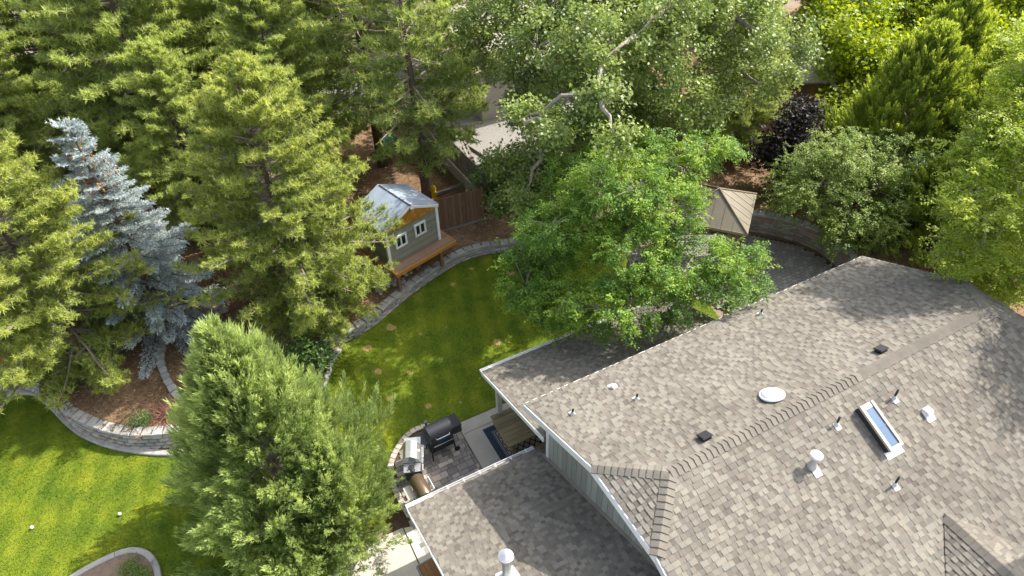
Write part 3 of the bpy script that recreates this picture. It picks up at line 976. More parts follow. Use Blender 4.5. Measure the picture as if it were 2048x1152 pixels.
part('rake_board', board3((PX1, PY, PZ), (PX1, PYT, PZT), 0.15, 0.03, (1, 0, 0), -.002), M['white'], house, world=True)

def gutter(x0, x1, y, z, nstrap, debris=True):
    """open trough with end caps and hanger straps along an eave facing +y"""
    mb = MB()
    prof = [(0.0, 0.0), (0.0, -0.1), (0.085, -0.1), (0.115, -0.045), (0.115, 0.0), (0.103, 0.0), (0.103, -0.042), (0.078, -0.09), (0.008, -0.09), (0.008, 0.0)]
    n = len(prof)
    mb.add([(x0, y + a, z + b) for a, b in prof] + [(x1, y + a, z + b) for a, b in prof],
           [tuple(range(n)), tuple(range(2 * n - 1, n - 1, -1))] + [(i, n + i, n + (i + 1) % n, (i + 1) % n) for i in range(n)])
    for xx in (x0, x1):
        mb.box((xx, y + .055, z - .05), (.006, .12, .105))
    gt = part('gutter', mb, M['white'], house, world=True)
    for k in range(nstrap):
        xx = x0 + (x1 - x0) * (k + .5) / nstrap
        part('gutter_strap', MB().box((xx, y + .045, z + .004), (.022, .15, .006)), M['white'], gt, world=True)
    if debris:
        part('gutter_debris', MB().box(((x0 + x1) / 2 + .2, y + .045, z - .075), ((x1 - x0) * .7, .05, .02)), M['soil'], gt, world=True)
gutter(GX0 - .02, XW - .12, GY + .005, GZ - .01, 8)
gutter(PX0 - .02, PX1, PY + .005, PZ - .01, 12, False)

# ---- walls
gw = MB()
zt = lambda y: min(ZR - S * abs(y - YR) - 0.17, ZJ - 0.17)
y1, y0 = YB - 0.45, YF + 0.45
gw.slab([(XW, y1, 0), (XW, y1, zt(y1)), (XW, YR + DJ, ZJ - .17), (XW, YR - DJ, ZJ - .17), (XW, y0, zt(y0)), (XW, y0, 0)], (.12, 0, 0))
gable_wall = part('gable_wall', gw, M['siding'], house, world=True)
k = 0
y = y1 - .1
while y > y0 + .2:
    ya, yb_ = y, y - 0.188
    lowz = lambda yy: GZ + S2 * (GY - yy) - .05
    if lowz(ya) < zt(ya) and yb_ > WYR - .3:
        part('siding_board', MB().slab([(XW, ya, lowz(ya)), (XW, ya, zt(ya)), (XW, yb_, zt(yb_)), (XW, yb_, lowz(yb_))], (-.018, 0, 0)), M['siding'], gable_wall, world=True)
    y -= 0.2
part('corner_trim', MB().box((XW - .015, y1 - .04, 2.1), (.06, .12, 4.2)), M['white'], house, world=True)
part('wall_flashing', MB().slab([(XW - .02, GY - .3, GZ + S2 * .3 + .015), (XW - .02, WYR, WZR + .015), (XW - .1, WYR, WZR + .015), (XW - .1, GY - .3, GZ + S2 * .3 + .015)], (0, 0, .01)), M['roof_brown'], house, world=True)
bw_ = MB().box(((XW + X1 - .4) / 2, y1 - .06, 2.1), (X1 - .4 - XW, .12, 4.2)).box((X1 - .46, (y0 + y1) / 2, 2.1), (.12, y1 - y0 - .24, 4.2)).box(((XW + X1 - .4) / 2, y0 + .06, 2.1), (X1 - .4 - XW, .12, 4.2))
part('wall', bw_, M['siding'], house, world=True)
ww = MB().box((GX0 + .36, 3.2, 1.15), (.12, 10.6, 2.3)).box(((GX0 + .42 + XW) / 2, GY - .5, 1.2), (XW - GX0 - .42, .12, 2.3))
part('wing_wall', ww, M['beige_wall'], house, world=True)
for xx in (5.31, 8.3, 11.25):
    part('porch_post', MB().box((xx, PY - .25, (PZ + .02) / 2), (.14, .14, PZ - .02)), M['white'], house, world=True)
part('porch_beam', MB().box(((PX0 + PX1) / 2, PY - .25, PZ - .12), (PX1 - PX0 - .1, .12, .16)), M['white'], house, world=True)

# ---- roof fittings (fixed to the roof: parts of the house)
def slope_z(y): return ZR - S * abs(y - YR)
def slope_frame(x, y):
    sg = 1 if y > YR else -1
    U_ = Vector((1, 0, 0)) if sg < 0 else Vector((-1, 0, 0))
    V_ = Vector((0, -sg * csl, S * csl))
    N_ = U_.cross(V_)
    return Matrix(((U_.x, V_.x, N_.x), (U_.y, V_.y, N_.y), (U_.z, V_.z, N_.z))), Vector((x, y, slope_z(y) + .012))
def vent_pipe(x, y, h, r=0.028, label=None, flash=(0.13, 0.16)):
    m3, o = slope_frame(x, y)
    fl = MB().box(o + m3 @ Vector((0, -.03, .008)), (flash[0], flash[1], .012), mat3=m3)
    fl.lathe([(r * 2.4, 0), (r * 1.9, .05), (r * 1.2, .09)], 12, o)
    f = part('vent_flashing', fl, M['flash'], house, world=True)
    part('vent_pipe', MB().lathe([(r, 0), (r, h), (r * .7, h), (r * .7, h - .03)], 12, o), M['pipe'], f, world=True, smooth=True)
for a in [(10.89, 4.46, .27), (9.33, 4.53, .25), (9.66, 3.2, .27)]:
    vent_pipe(*a, r=.023)
for a in [(6.65, 7.40, .17), (5.29, 7.85, .17), (11.24, 8.38, .17)]:
    vent_pipe(*a, r=.024, flash=(.11, .16))
def hood(x, y, w_, l_, h_, m, label):
    m3, o = slope_frame(x, y)
    mb = MB().box(o + m3 @ Vector((0, -.08, .006)), (w_ * 1.35, l_ * 1.5, .012), mat3=m3)
    f = part('vent_flashing', mb, m, house, world=True, label=label)
    pr = [(-l_ / 2, 0), (-l_ / 2, h_ * .75), (-l_ * .2, h_), (l_ / 2, h_ * .55), (l_ / 2, 0)]
    vs = [tuple(o + m3 @ Vector((sx * w_ / 2, a, b))) for sx in (-1, 1) for a, b in pr]
    part('vent_hood', MB().add(vs, [(0, 1, 2, 3, 4), (9, 8, 7, 6, 5), (0, 5, 6, 1), (1, 6, 7, 2), (2, 7, 8, 3), (3, 8, 9, 4), (4, 9, 5, 0)]), m, f, world=True)
hood(11.36, 3.98, .15, .17, .12, M['white'], 'white hooded roof vent right of the skylight')
hood(6.56, 8.1, .12, .13, .08, M['white'], 'small white hooded vent near the back eave')
for x, y in ((6.80, 5.47), (11.57, 5.42)):
    m3, o = slope_frame(x, y)
    f = part('box_vent_base', MB().box(o + m3 @ Vector((0, 0, .04)), (.19, .17, .08), mat3=m3), M['blackmatte'], house, world=True)
    vs = [o + m3 @ Vector(p) for p in [(-.125, -.11, .075), (.125, -.11, .075), (.125, .11, .075), (-.125, .11, .075), (-.11, -.095, .10), (.11, -.095, .10), (.11, .095, .10), (-.11, .095, .10)]]
    part('box_vent_lid', MB().add([tuple(v) for v in vs], [(0, 3, 2, 1), (4, 5, 6, 7), (0, 1, 5, 4), (1, 2, 6, 5), (2, 3, 7, 6), (3, 0, 4, 7)]), M['blackmatte'], f, world=True)
# round sun tunnel dome
m3, o = slope_frame(8.72, 5.66)
f = part('skylight_flange', MB().lathe([(.25, .03), (.26, .055), (.245, .075), (.20, .08)], 32, o, m3), M['white'], house, world=True, smooth=True)
part('skylight_dome', MB().lathe([(.225, .07), (.215, .09), (.18, .115), (.13, .13), (.065, .138), (.015, .14)], 32, o, m3), M['dome'], f, world=True, smooth=True, label='round white dome skylight near the ridge')
# skylight
m3, o = slope_frame(10.08, 4.16)
lf = lambda x, y, z: tuple(o + m3 @ Vector((x, y, z)))
W_, L_ = 0.36, 0.98
f = part('skylight_curb', MB().box(lf(0, 0, .07), (W_ - .02, L_ - .02, .14), mat3=m3), M['pipe'], house, world=True)  # near-black colour paints in the shade around the curb
part('skylight_flashing', MB().box(lf(.02, -L_ / 2 - .05, .006), (W_ + .08, .16, .01), mat3=m3), M['galv'], f, world=True)
for c, d in [((-W_ / 2 + .03, 0, .17), (.06, L_, .06)), ((W_ / 2 - .03, 0, .17), (.06, L_, .06)), ((0, L_ / 2 - .055, .15), (W_ - .12, .11, .06)), ((0, -L_ / 2 + .03, .17), (W_ - .12, .06, .06))]:
    part('skylight_frame', MB().box(lf(*c), d, mat3=m3), M['skyframe'], f, world=True)
part('skylight_pane', MB().box(lf(0, -.02, .16), (W_ - .12, L_ - .17, .02), mat3=m3), M['skyglass'], f, world=True)
part('skylight_bar', MB().box(lf(0, -.02, .178), (W_ - .12, .022, .018), mat3=m3), M['skyglass'], f, world=True)
chm = MB().box((13.9, 1.1, 6.2), (.75, .5, 4.6))  # unseen chimney outside the frame, guessed in for its shade band on the roof
f = part('chimney', chm, M['siding'], house, world=True)
part('chimney_crown', MB().box((13.9, 1.1, 8.55), (.9, .62, .12)), M['galv'], f, world=True)
# big flue with round cap
m3, o = slope_frame(8.31, 4.12)
f = part('flue_flashing', MB().box(o + m3 @ Vector((.03, -.1, .006)), (.17, .24, .012), mat3=m3), M['flash'], house, world=True)
part('flue_pipe', MB().lathe([(.10, 0), (.09, .08), (.062, .12), (.062, .29), (.085, .3), (.085, .345), (.065, .345)], 24, o), M['galv'], f, world=True, smooth=True)
part('flue_cap', MB().lathe([(.07, .335), (.112, .335), (.118, .342), (.118, .385), (.112, .392), (.1, .395), (.1, .405), (.04, .415), (.01, .417)], 24, o), M['white'], f, world=True, smooth=True)
# wing flue
o = Vector((2.56, 5.8, GZ + S2 * (GY - 5.8)))
f = part('flue_pipe', MB().lathe([(.11, -.05), (.095, .1), (.09, .12), (.09, .70), (.07, .72)], 24, o), M['galv'], house, world=True, smooth=True)
part('flue_cap', MB().lathe([(.09, .72), (.15, .72), (.153, .755), (.149, .775), (.08, .795), (.02, .815), (.012, .817)], 28, o), M['steel'], f, world=True, smooth=True)
part('flue_flashing', MB().box((2.56, 5.75, GZ + S2 * (GY - 5.75) + .02), (.4, .4, .01), mat3=Matrix(((1, 0, 0), (0, c2, c2 * S2), (0, -c2 * S2, c2)))), M['white'], f, world=True)

# ------------------------------------------------------------------ patio
pav = structure('paver_patio', MB().prism([(1.55, 8.9), (4.09, 8.9), (4.09, 12.36), (3.4, 12.6), (2.7, 12.6), (2.2, 12.3), (1.8, 11.95), (1.62, 11.5), (1.62, 10.6)], -0.05, 0.003), M['soil'])
PAVE_POLY = [(1.74, 8.9), (4.085, 8.9), (4.085, 12.28), (3.42, 12.55), (2.95, 12.6), (2.45, 12.36), (2.02, 12.0), (1.78, 11.55), (1.74, 10.9)]
pm_ = {}
def paver_mesh(w_, d_, k):
    key = (w_, d_, k)
    if key not in pm_:
        a, b, h, c = w_ / 2 - .004, d_ / 2 - .004, .03, .006
        mb = MB().add([(-a, -b, 0), (a, -b, 0), (a, b, 0), (-a, b, 0), (-a, -b, h - c), (a, -b, h - c), (a, b, h - c), (-a, b, h - c), (-a + c, -b + c, h), (a - c, -b + c, h), (a - c, b - c, h), (-a + c, b - c, h)],
                      [(0, 1, 5, 4), (1, 2, 6, 5), (2, 3, 7, 6), (3, 0, 4, 7), (4, 5, 9, 8), (5, 6, 10, 9), (6, 7, 11, 10), (7, 4, 8, 11), (8, 9, 10, 11)])
        pm_[key] = mesh_of('paver', mb, M[k])
    return pm_[key]
ry = 8.92
npv = 0
while ry < 12.6:
    h_ = random.choice((0.15, 0.15, 0.22))
    rx = 1.6 + random.random() * .15
    while rx < 4.08:
        w_ = random.choice((0.15, 0.22, 0.22, 0.30))
        if rx + w_ > 4.09: w_ = 4.09 - rx
        if w_ > .05 and inside(PAVE_POLY, np.array([rx + w_ / 2]), np.array([ry + h_ / 2]))[0]:
            link('paver', paver_mesh(round(w_, 3), h_, random.choice(('paver_a', 'paver_a', 'paver_b', 'paver_b', 'paver_a', 'paver_c'))), pav, (rx + w_ / 2, ry + h_ / 2, .004 + random.uniform(0, .004)))
            npv += 1
        rx += w_
    ry += h_
pe = thing('patio_edging', 'curved border of pale edging blocks around the grill paving', 'patio edging', (1.75, 11.6, 0))
C = catmull([(1.7, 10.2), (1.66, 10.9), (1.68, 11.5), (1.85, 11.95), (2.2, 12.35), (2.65, 12.66), (3.1, 12.72), (3.5, 12.58)], .05)
P = resample(C, .17)
for i in range(len(P) - 1):
    a = math.atan2(P[i + 1][1] - P[i][1], P[i + 1][0] - P[i][0])
    link('edging_block', paver_mesh(.165, .17, 'paver_c'), pe, (P[i][0] - 1.75, P[i][1] - 11.6, .06), a)
    if i % 1 == 0:
        link('edging_block', paver_mesh(.165, .15, 'paver_c'), pe, (P[i][0] - 1.75, P[i][1] - 11.6, .03), a)

# rug: woven bands and a lattice of thin raised lines
rug = thing('rug', 'navy bordered outdoor rug with black diamond lattice under the picnic table', 'rug', (5.9, 10.65, .021))
rx0, rx1, ry0, ry1 = -1.2, 1.35, -1.45, 1.12
part('border', MB().box((0.075, -.165, .003), (2.55, 2.57, .006)), M['navy'], rug)
def ring_strip(i0, i1, z, m, name):
    a, b = i0, i1
    mb = MB()
    for (x0_, x1_, y0_, y1_) in [(rx0 + a, rx0 + b, ry0 + a, ry1 - a), (rx1 - b, rx1 - a, ry0 + a, ry1 - a), (rx0 + b, rx1 - b, ry0 + a, ry0 + b), (rx0 + b, rx1 - b, ry1 - b, ry1 - a)]:
        mb.box(((x0_ + x1_) / 2, (y0_ + y1_) / 2, z), (x1_ - x0_, y1_ - y0_, .004))
    part(name, mb, m, rug)
ring_strip(.2, .215, .008, M['cream'], 'stripe')
ring_strip(.24, .265, .008, M['cream'], 'stripe')
part('field', MB().box((0.075, -.165, .008), (2.55 - .6, 2.57 - .6, .004)), M['cream'], rug)
lat = MB()
ax0, ax1, ay0, ay1 = rx0 + .31, rx1 - .31, ry0 + .31, ry1 - .31
for k in range(-14, 15):
    for sg in (1, -1):
        pts = []
        c0 = k * .26
        # line y = sg*1.5*x + c0 clipped to the field
        for t in np.linspace(ax0, ax1, 60):
            yv = sg * 1.3 * t + c0
            if ay0 < yv < ay1: pts.append((t, yv))
        if len(pts) > 2:
            a, b = pts[0], pts[-1]
            l = math.hypot(b[0] - a[0], b[1] - a[1])
            lat.box(((a[0] + b[0]) / 2, (a[1] + b[1]) / 2, .0125), (l, .03, .003 + .0004 * sg), math.atan2(b[1] - a[1], b[0] - a[0]))
part('lattice', lat, M['charcoal'], rug)

# picnic table with two benches
tb = thing('picnic_table', 'brown stained plank table standing on the patterned rug', 'picnic table', (5.75, 10.85, .03))
for k in range(6):
    part('plank', MB().box((0, -.42 + k * .168, .72), (1.76, .158, .045)), M['table'], tb)
for sx in (-.62, .62):
    part('leg', MB().box((sx, -.28, .345), (.09, .09, .69)), M['table'], tb)
    part('leg', MB().box((sx, .28, .345), (.09, .09, .69)), M['table'], tb)
    part('crossbar', MB().box((sx, 0, .66), (.08, .8, .07)), M['table'], tb)
part('stretcher', MB().box((0, 0, .2), (1.2, .06, .09)), M['table'], tb)
def bench(y, label):
    b = thing('bench', label, 'bench', (5.75, y, .03), group='benches at the picnic table')
    for k in range(2):
        part('plank', MB().box((0, -.09 + k * .18, .42), (1.5, .165, .045)), M['table'], b)
    for sx in (-.55, .55):
        for sy in (-.1, .1):
            part('leg', MB().box((sx, sy, .2), (.07, .07, .4)), M['table'], b)
bench(10.05, 'brown plank bench on the house side of the picnic table')
bench(11.62, 'brown plank bench on the lawn side of the picnic table')

# grills -------------------------------------------------------------------
MX = Matrix(((0, 0, 1), (0, 1, 0), (-1, 0, 0)))     # lathe axis to local x
def arc_lid(w_, r, a0, a1, zc, yc=0.0, n=12, squash=1.0):
    """hood: extruded arc along x"""
    pr = [(yc + r * math.cos(a), zc + r * squash * math.sin(a)) for a in np.linspace(a0, a1, n)]
    vs = [(-w_ / 2, p[0], p[1]) for p in pr] + [(w_ / 2, p[0], p[1]) for p in pr]
    fs = [tuple(range(n)), tuple(range(2 * n - 1, n - 1, -1))] + [(i, n + i, n + (i + 1) % n, (i + 1) % n) for i in range(n)]
    return MB().add(vs, fs)
g1 = thing('pellet_grill', 'large black pellet grill with blue panel beside the lawn edge', 'grill', (3.33, 11.72, .034), R(2))
part('lid', arc_lid(.70, .27, R(-10), R(190), .93), M['black'], g1, smooth=True)
part('barrel', arc_lid(.69, .265, R(180), R(360), .9), M['black'], g1, smooth=True)
part('front_panel', MB().box((.04, -.275, .82), (.36, .02, .12)), M['blue_logo'], g1)
part('handle', MB().tube([(-.2, -.26, .98), (-.2, -.33, .99), (.22, -.33, .99), (.22, -.26, .98)], .013, 8), M['steel'], g1, smooth=True)
part('side_shelf', MB().box((-.50, -.02, .86), (.27, .42, .025)), M['black'], g1)
part('front_rail', MB().tube([(-.3, -.31, .68), (.34, -.31, .68)], .012, 6), M['steel'], g1)
hp = part('hopper', MB().box((.50, 0.02, .84), (.27, .44, .3)), M['black'], g1)
part('hopper_lid', MB().box((.50, 0.02, 1.0), (.29, .46, .03)), M['blackmatte'], hp)
part('bottom_shelf', MB().box((0, 0, .3), (.74, .4, .025)), M['blackmatte'], g1)
for sx in (-.34, .34):
    for sy in (-.22, .22):
        part('leg', MB().tube([(sx * 1.08, sy * 1.12, .0), (sx * .95, sy * .9, .8)], .024, 8), M['black'], g1)
for sy in (-.27, .27):
    part('wheel', MB().lathe([(.02, -.02), (.085, -.022), (.085, .022), (.02, .02)], 16, (.40, sy, .085), Matrix(((1, 0, 0), (0, 0, 1), (0, -1, 0)))), M['blackmatte'], g1)
part('smoke_stack', MB().lathe([(.035, 0), (.035, .28), (.06, .28), (.06, .31)], 12, (-.25, .25, .9)), M['black'], g1)

g2 = thing('gas_grill', 'silver stainless gas grill with side burner between two other grills', 'grill', (2.36, 11.36, .034), R(68))
pr = [(.22, .88), (.22, 1.02), (.13, 1.14), (-.02, 1.16), (-.17, 1.06), (-.27, .9), (-.27, .86)]
n = len(pr)
part('hood', MB().add([(-.28, a, b) for a, b in pr] + [(.28, a, b) for a, b in pr], [tuple(range(n)), tuple(range(2 * n - 1, n - 1, -1))] + [(i, n + i, n + (i + 1) % n, (i + 1) % n) for i in range(n)]), M['steel'], g2)
part('handle', MB().tube([(-.2, -.26, .98), (-.2, -.33, .97), (.2, -.33, .97), (.2, -.26, .98)], .014, 8), M['steel'], g2, smooth=True)
part('control_panel', MB().box((0, -.3, .8), (.6, .05, .12)), M['steel'], g2)
for k in range(4):
    part('knob', MB().lathe([(.026, 0), (.022, .03)], 10, (-.21 + k * .14, -.325, .8), Matrix(((1, 0, 0), (0, 0, -1), (0, 1, 0)))), M['blackmatte'], g2)
part('cabinet', MB().box((0, 0, .42), (.56, .46, .72)), M['blackmatte'], g2)
for k in (-1, 1):
    part('cabinet_door', MB().box((k * .135, -.235, .4), (.25, .02, .6)), M['steel'], g2)
    part('side_shelf', MB().box((k * .43 , -.02, .86), (.28, .46, .03)), M['steel'], g2)
    part('towel_bar', MB().tube([(k * .43 - .1, -.25, .84), (k * .43 - .1, -.31, .84), (k * .43 + .1, -.31, .84), (k * .43 + .1, -.25, .84)], .011, 6), M['steel'], g2)
part('side_burner', MB().lathe([(.08, 0), (.09, .012), (.03, .02)], 14, (-.43, 0, .877)), M['blackmatte'], g2)
part('thermometer', MB().lathe([(.035, 0), (.035, .012)], 14, (0.02, -.215, 1.0), Matrix(((1, 0, 0), (0, .6, -.8), (0, .8, .6)))), M['white'], g2)
for sx in (-.24, .24):
    for sy in (-.18, .18):
        part('caster', MB().lathe([(.03, -.012), (.035, 0), (.03, .012)], 10, (sx, sy, .035), Matrix(((1, 0, 0), (0, 0, 1), (0, -1, 0)))), M['blackmatte'], g2)

tg = thing('grill_tongs', 'dark tongs lying on the silver side shelf of the gas grill', 'tongs', (2.20, 10.97, .918), R(20))
part('arm', MB().box((0, .012, .006), (.3, .014, .01), .05), M['blackmatte'], tg)
part('arm', MB().box((0, -.012, .006), (.3, .014, .01), -.05), M['blackmatte'], tg)

g3 = thing('barrel_smoker', 'bronze brown barrel smoker with silver handle beside the white gutter', 'grill', (2.2, 10.25, .034), R(92))
part('barrel', MB().lathe([(.02, -.37), (.19, -.36), (.205, -.34), (.205, .34), (.19, .36), (.02, .37)], 28, (0, 0, .84), MX), M['bronze'], g3, smooth=True)
part('end_band', MB().lathe([(.208, -.02), (.21, 0), (.208, .02)], 28, (-.335, 0, .84), MX), M['black'], g3)
part('handle', MB().tube([(-.22, -.19, .9), (-.22, -.29, .92), (.2, -.29, .92), (.2, -.19, .9)], .014, 8), M['white'], g3, smooth=True)
part('chimney', MB().lathe([(.035, 0), (.035, .2), (.03, .2)], 12, (.43, .03, .92)), M['black'], g3)
part('chimney_cap', MB().lathe([(.03, .0), (.07, .01), (.05, .035), (.01, .045)], 14, (.43, .03, 1.14)), M['black'], g3)
part('chimney_elbow', MB().tube([(.34, .0, .92), (.43, .03, .93)], .035, 10), M['black'], g3)
part('side_shelf', MB().box((.12, .31, .72), (.42, .2, .02)), M['pale_concrete'], g3)
for sx in (-.3, .3):
    for sy in (-.17, .17):
        part('leg', MB().tube([(sx, sy * 1.1, 0), (sx, sy * .7, .72)], .02, 8), M['black'], g3)
part('bottom_shelf', MB().box((0, 0, .26), (.62, .34, .02)), M['black'], g3)
part('firebox', MB().box((-.42, .04, .62), (.16, .3, .26)), M['black'], g3)

# wooden bench-box at the bottom edge, beside the wing
wb_ = thing('wooden_bench', 'rusty orange plank bench with pale rim beside the wing wall', 'bench', (1.62, 8.05, .03), R(4))
for k in range(4):
    part('plank', MB().box((-.18 + k * .125, 0, .5), (.118, .82, .035)), M['cedar_new'], wb_)
part('rim', MB().box((.0, .435, .5), (.56, .045, .06)).box((-.275, .02, .5), (.05, .82, .06)), M['greywood'], wb_)
for sx in (-.24, .24):
    for sy in (-.36, .36):
        part('leg', MB().box((sx, sy, .24), (.06, .06, .48)), M['cedar_new'], wb_)
part('side_panel', MB().box((-.0, .40, .28), (.44, .025, .36)), M['cedar'], wb_)
part('side_panel', MB().box((-.25, 0, .28), (.025, .66, .36)), M['cedar'], wb_)

# ------------------------------------------------------------------ playhouse on a raised deck
ph = thing('playhouse', 'raised olive playhouse with white windows and pale metal roof', 'playhouse', (4.72, 18.32, bz(4.72, 18.6)), R(16))
Z0 = ph.location.z
dk = 1.36 - Z0
for k in range(16):
    part('deck_plank', MB().box((1.22, .07 + k * .138, dk - .02), (2.7, .13, .035)), M['deck'], ph)
part('deck_rim', MB().box((1.22, -.015, dk - .07), (2.74, .04, .14)), M['orange_trim'], ph)
part('deck_rim', MB().box((-.15, 1.1, dk - .07), (.04, 2.19, .14)), M['orange_trim'], ph)
part('deck_rim', MB().box((2.59, 1.1, dk - .07), (.04, 2.19, .14)), M['orange_trim'], ph)
part('deck_rim', MB().box((1.22, 2.215, dk - .07), (2.74, .04, .14)), M['orange_trim'], ph)
for px_, py_ in ((.0, .15), (1.95, .15), (.0, 2.05), (1.95, 2.05)):
    part('post', MB().box((px_, py_, (dk - .05) / 2), (.11, .11, dk - .05)), M['cedar'], ph)
wx0, wx1, wy0, wy1 = .0, 2.2, .5, 2.15
zt_ = dk + 1.56
zap = zt_ + .5
wl = MB().box(((wx0 + wx1) / 2, (wy0 + wy1) / 2, dk + .78), (wx1 - wx0, wy1 - wy0, 1.56))
body = part('wall', wl, M['play_siding'], ph)
nlap = 12
for k in range(nlap):
    z_ = dk + 1.56 * (k + .5) / nlap
    t3 = Matrix(((1, 0, 0), (0, math.cos(.09), -math.sin(.09)), (0, math.sin(.09), math.cos(.09))))
    part('siding_board', MB().box(((wx0 + wx1) / 2, wy0 - .008, z_), (wx1 - wx0 - .01, .012, 1.56 / nlap + .004), mat3=t3), M['play_siding'], body)
    t3 = Matrix(((math.cos(.09), 0, math.sin(-.09)), (0, 1, 0), (math.sin(.09), 0, math.cos(.09))))
    part('siding_board', MB().box((wx0 - .008, (wy0 + wy1) / 2, z_), (.012, wy1 - wy0 - .01, 1.56 / nlap + .004), mat3=t3), M['play_siding'], body)
for xx, yy in ((wx0 - .01, wy0 - .01), (wx1 + .01, wy0 - .01), (wx0 - .01, wy1), (wx1 + .01, wy1)):
    part('corner_trim', MB().box((xx, yy, dk + .77), (.1, .1, 1.54)), M['white'], ph)
xm = (wx0 + wx1) / 2
gb = part('gable_end', MB().slab([(wx0, wy0 - .024, zt_ - .15), (wx1, wy0 - .024, zt_ - .15), (wx1, wy0 - .024, zt_), (xm, wy0 - .024, zap - .03), (wx0, wy0 - .024, zt_)], (0, .1, 0)), M['shake'], ph)
part('gable_end', MB().slab([(wx0, wy1 - .09, zt_), (wx1, wy1 - .09, zt_), (xm, wy1 - .09, zap - .03)], (0, .1, 0)), M['play_siding'], ph)
rwz, zz = .12, zt_ - .145
row = 0
while zz < zap - .08:
    half = min((wx1 - wx0) / 2 - .06, (zap - zz - .06) / (zap - zt_) * (wx1 - wx0) / 2)
    x_ = xm - half + (row % 2) * .05
    while x_ < xm + half - .04:
        w_ = random.uniform(.08, .13)
        w_ = min(w_, xm + half - x_)
        part('shake', MB().box((x_ + w_ / 2, wy0 - .034 - random.uniform(0, .008), zz + rwz / 2 + random.uniform(-.008, .008)), (w_ - .01, .016, rwz)), M['shake'], gb)
        x_ += w_
    zz += rwz
    row += 1
# roof: two slabs, ridge strip, standing seams
ov, fo = .1, .05
sl_ = .5 / 1.1
def ry_(x): return zap + .03 - abs(x - xm) * sl_
for sg in (-1, 1):
    xe = xm + sg * (1.1 + ov)
    pl = [(xm, wy0 - fo, ry_(xm)), (xe, wy0 - fo, ry_(xe)), (xe, wy1 + .15, ry_(xe)), (xm, wy1 + .15, ry_(xm))]
    rp = part('roof_panel', MB().slab(pl, (0, 0, .03)), M['playroof'], ph)
    part('rake_board', MB().slab([(xm, wy0 - fo, ry_(xm) - .0), (xe, wy0 - fo, ry_(xe)), (xe, wy0 - fo, ry_(xe) - .1), (xm, wy0 - fo, ry_(xm) - .1)], (0, -.025, 0)), M['white'], ph)
    part('eave_board', MB().box((xe + sg * .01, (wy0 - fo + wy1 + .15) / 2, ry_(xe) - .03), (.02, wy1 - wy0 + fo + .15, .09)), M['white'], ph)
    for k in range(1, 3):
        yy = wy0 - fo + k * (wy1 - wy0 + fo + .15) / 3
        part('roof_seam', MB().slab([(xm, yy, ry_(xm) + .031), (xe, yy, ry_(xe) + .031), (xe, yy + .02, ry_(xe) + .031), (xm, yy + .02, ry_(xm) + .031)], (0, 0, .012)), M['playroof'], rp)
part('ridge_strip', MB().box((xm, (wy0 + wy1) / 2 - .02, ry_(xm) + .028), (.05, wy1 - wy0 + fo + .14, .02)), M['pipe'], ph)
part('ridge_beam', MB().box((xm, wy0 - .12, ry_(xm) - .1), (.09, .22, .08)), M['greywood'], ph)
def small_window(xc, zc, w_=.5, h_=.52):
    f = part('window', MB().box((xc, wy0 - .03, zc + h_ / 2 - .035), (w_, .05, .07)).box((xc, wy0 - .03, zc - h_ / 2 + .035), (w_, .05, .07))
             .box((xc - w_ / 2 + .035, wy0 - .03, zc), (.07, .05, h_ - .14)).box((xc + w_ / 2 - .035, wy0 - .03, zc), (.07, .05, h_ - .14)).box((xc, wy0 - .03, zc), (.05, .045, h_ - .14)), M['white'], ph)
    for sg in (-1, 1):
        part('pane', MB().box((xc + sg * (w_ / 4 - .005), wy0 - .022, zc), ((w_ - .14) / 2 - .03, .02, h_ - .142)), M['glass'], f)
small_window(.56, dk + .86)
small_window(1.42, dk + .92)

# loose rocks below the playhouse
def rock_mesh(seed, s):
    rnd = np.random.RandomState(seed)
    n1, n2 = 6, 8
    mb = MB()
    prof = [(math.sin(math.pi * i / (n1 - 1)) * s + .005, -math.cos(math.pi * i / (n1 - 1)) * s * .7) for i in range(n1)]
    mb.lathe(prof, n2)
    mb.v = [tuple(np.array(v) * (1 + rnd.uniform(-.22, .22))) for v in mb.v]
    return mesh_of('rock', mb, M['rock'], smooth=True)
rk = [rock_mesh(i, .085) for i in range(5)]
for k in range(58):
    a = random.random()
    x = 4.0 + random.gauss(0, .38) + a * 1.6
    y = 18.95 + a * .55 + random.gauss(0, .22)
    o = link('rock', random.choice(rk), None, (x, y, bz(x, y) + .03 + random.uniform(0, .05)))
    o.rotation_euler = (random.uniform(-.5, .5), random.uniform(-.5, .5), random.uniform(0, 6))
    sc_ = random.uniform(.6, 1.35)
    o.scale = (sc_, sc_ * random.uniform(.8, 1.1), sc_ * .9)
    tag(o, 'grey loose rock in the pile under the playhouse deck', 'rock', 'loose rocks under the playhouse')

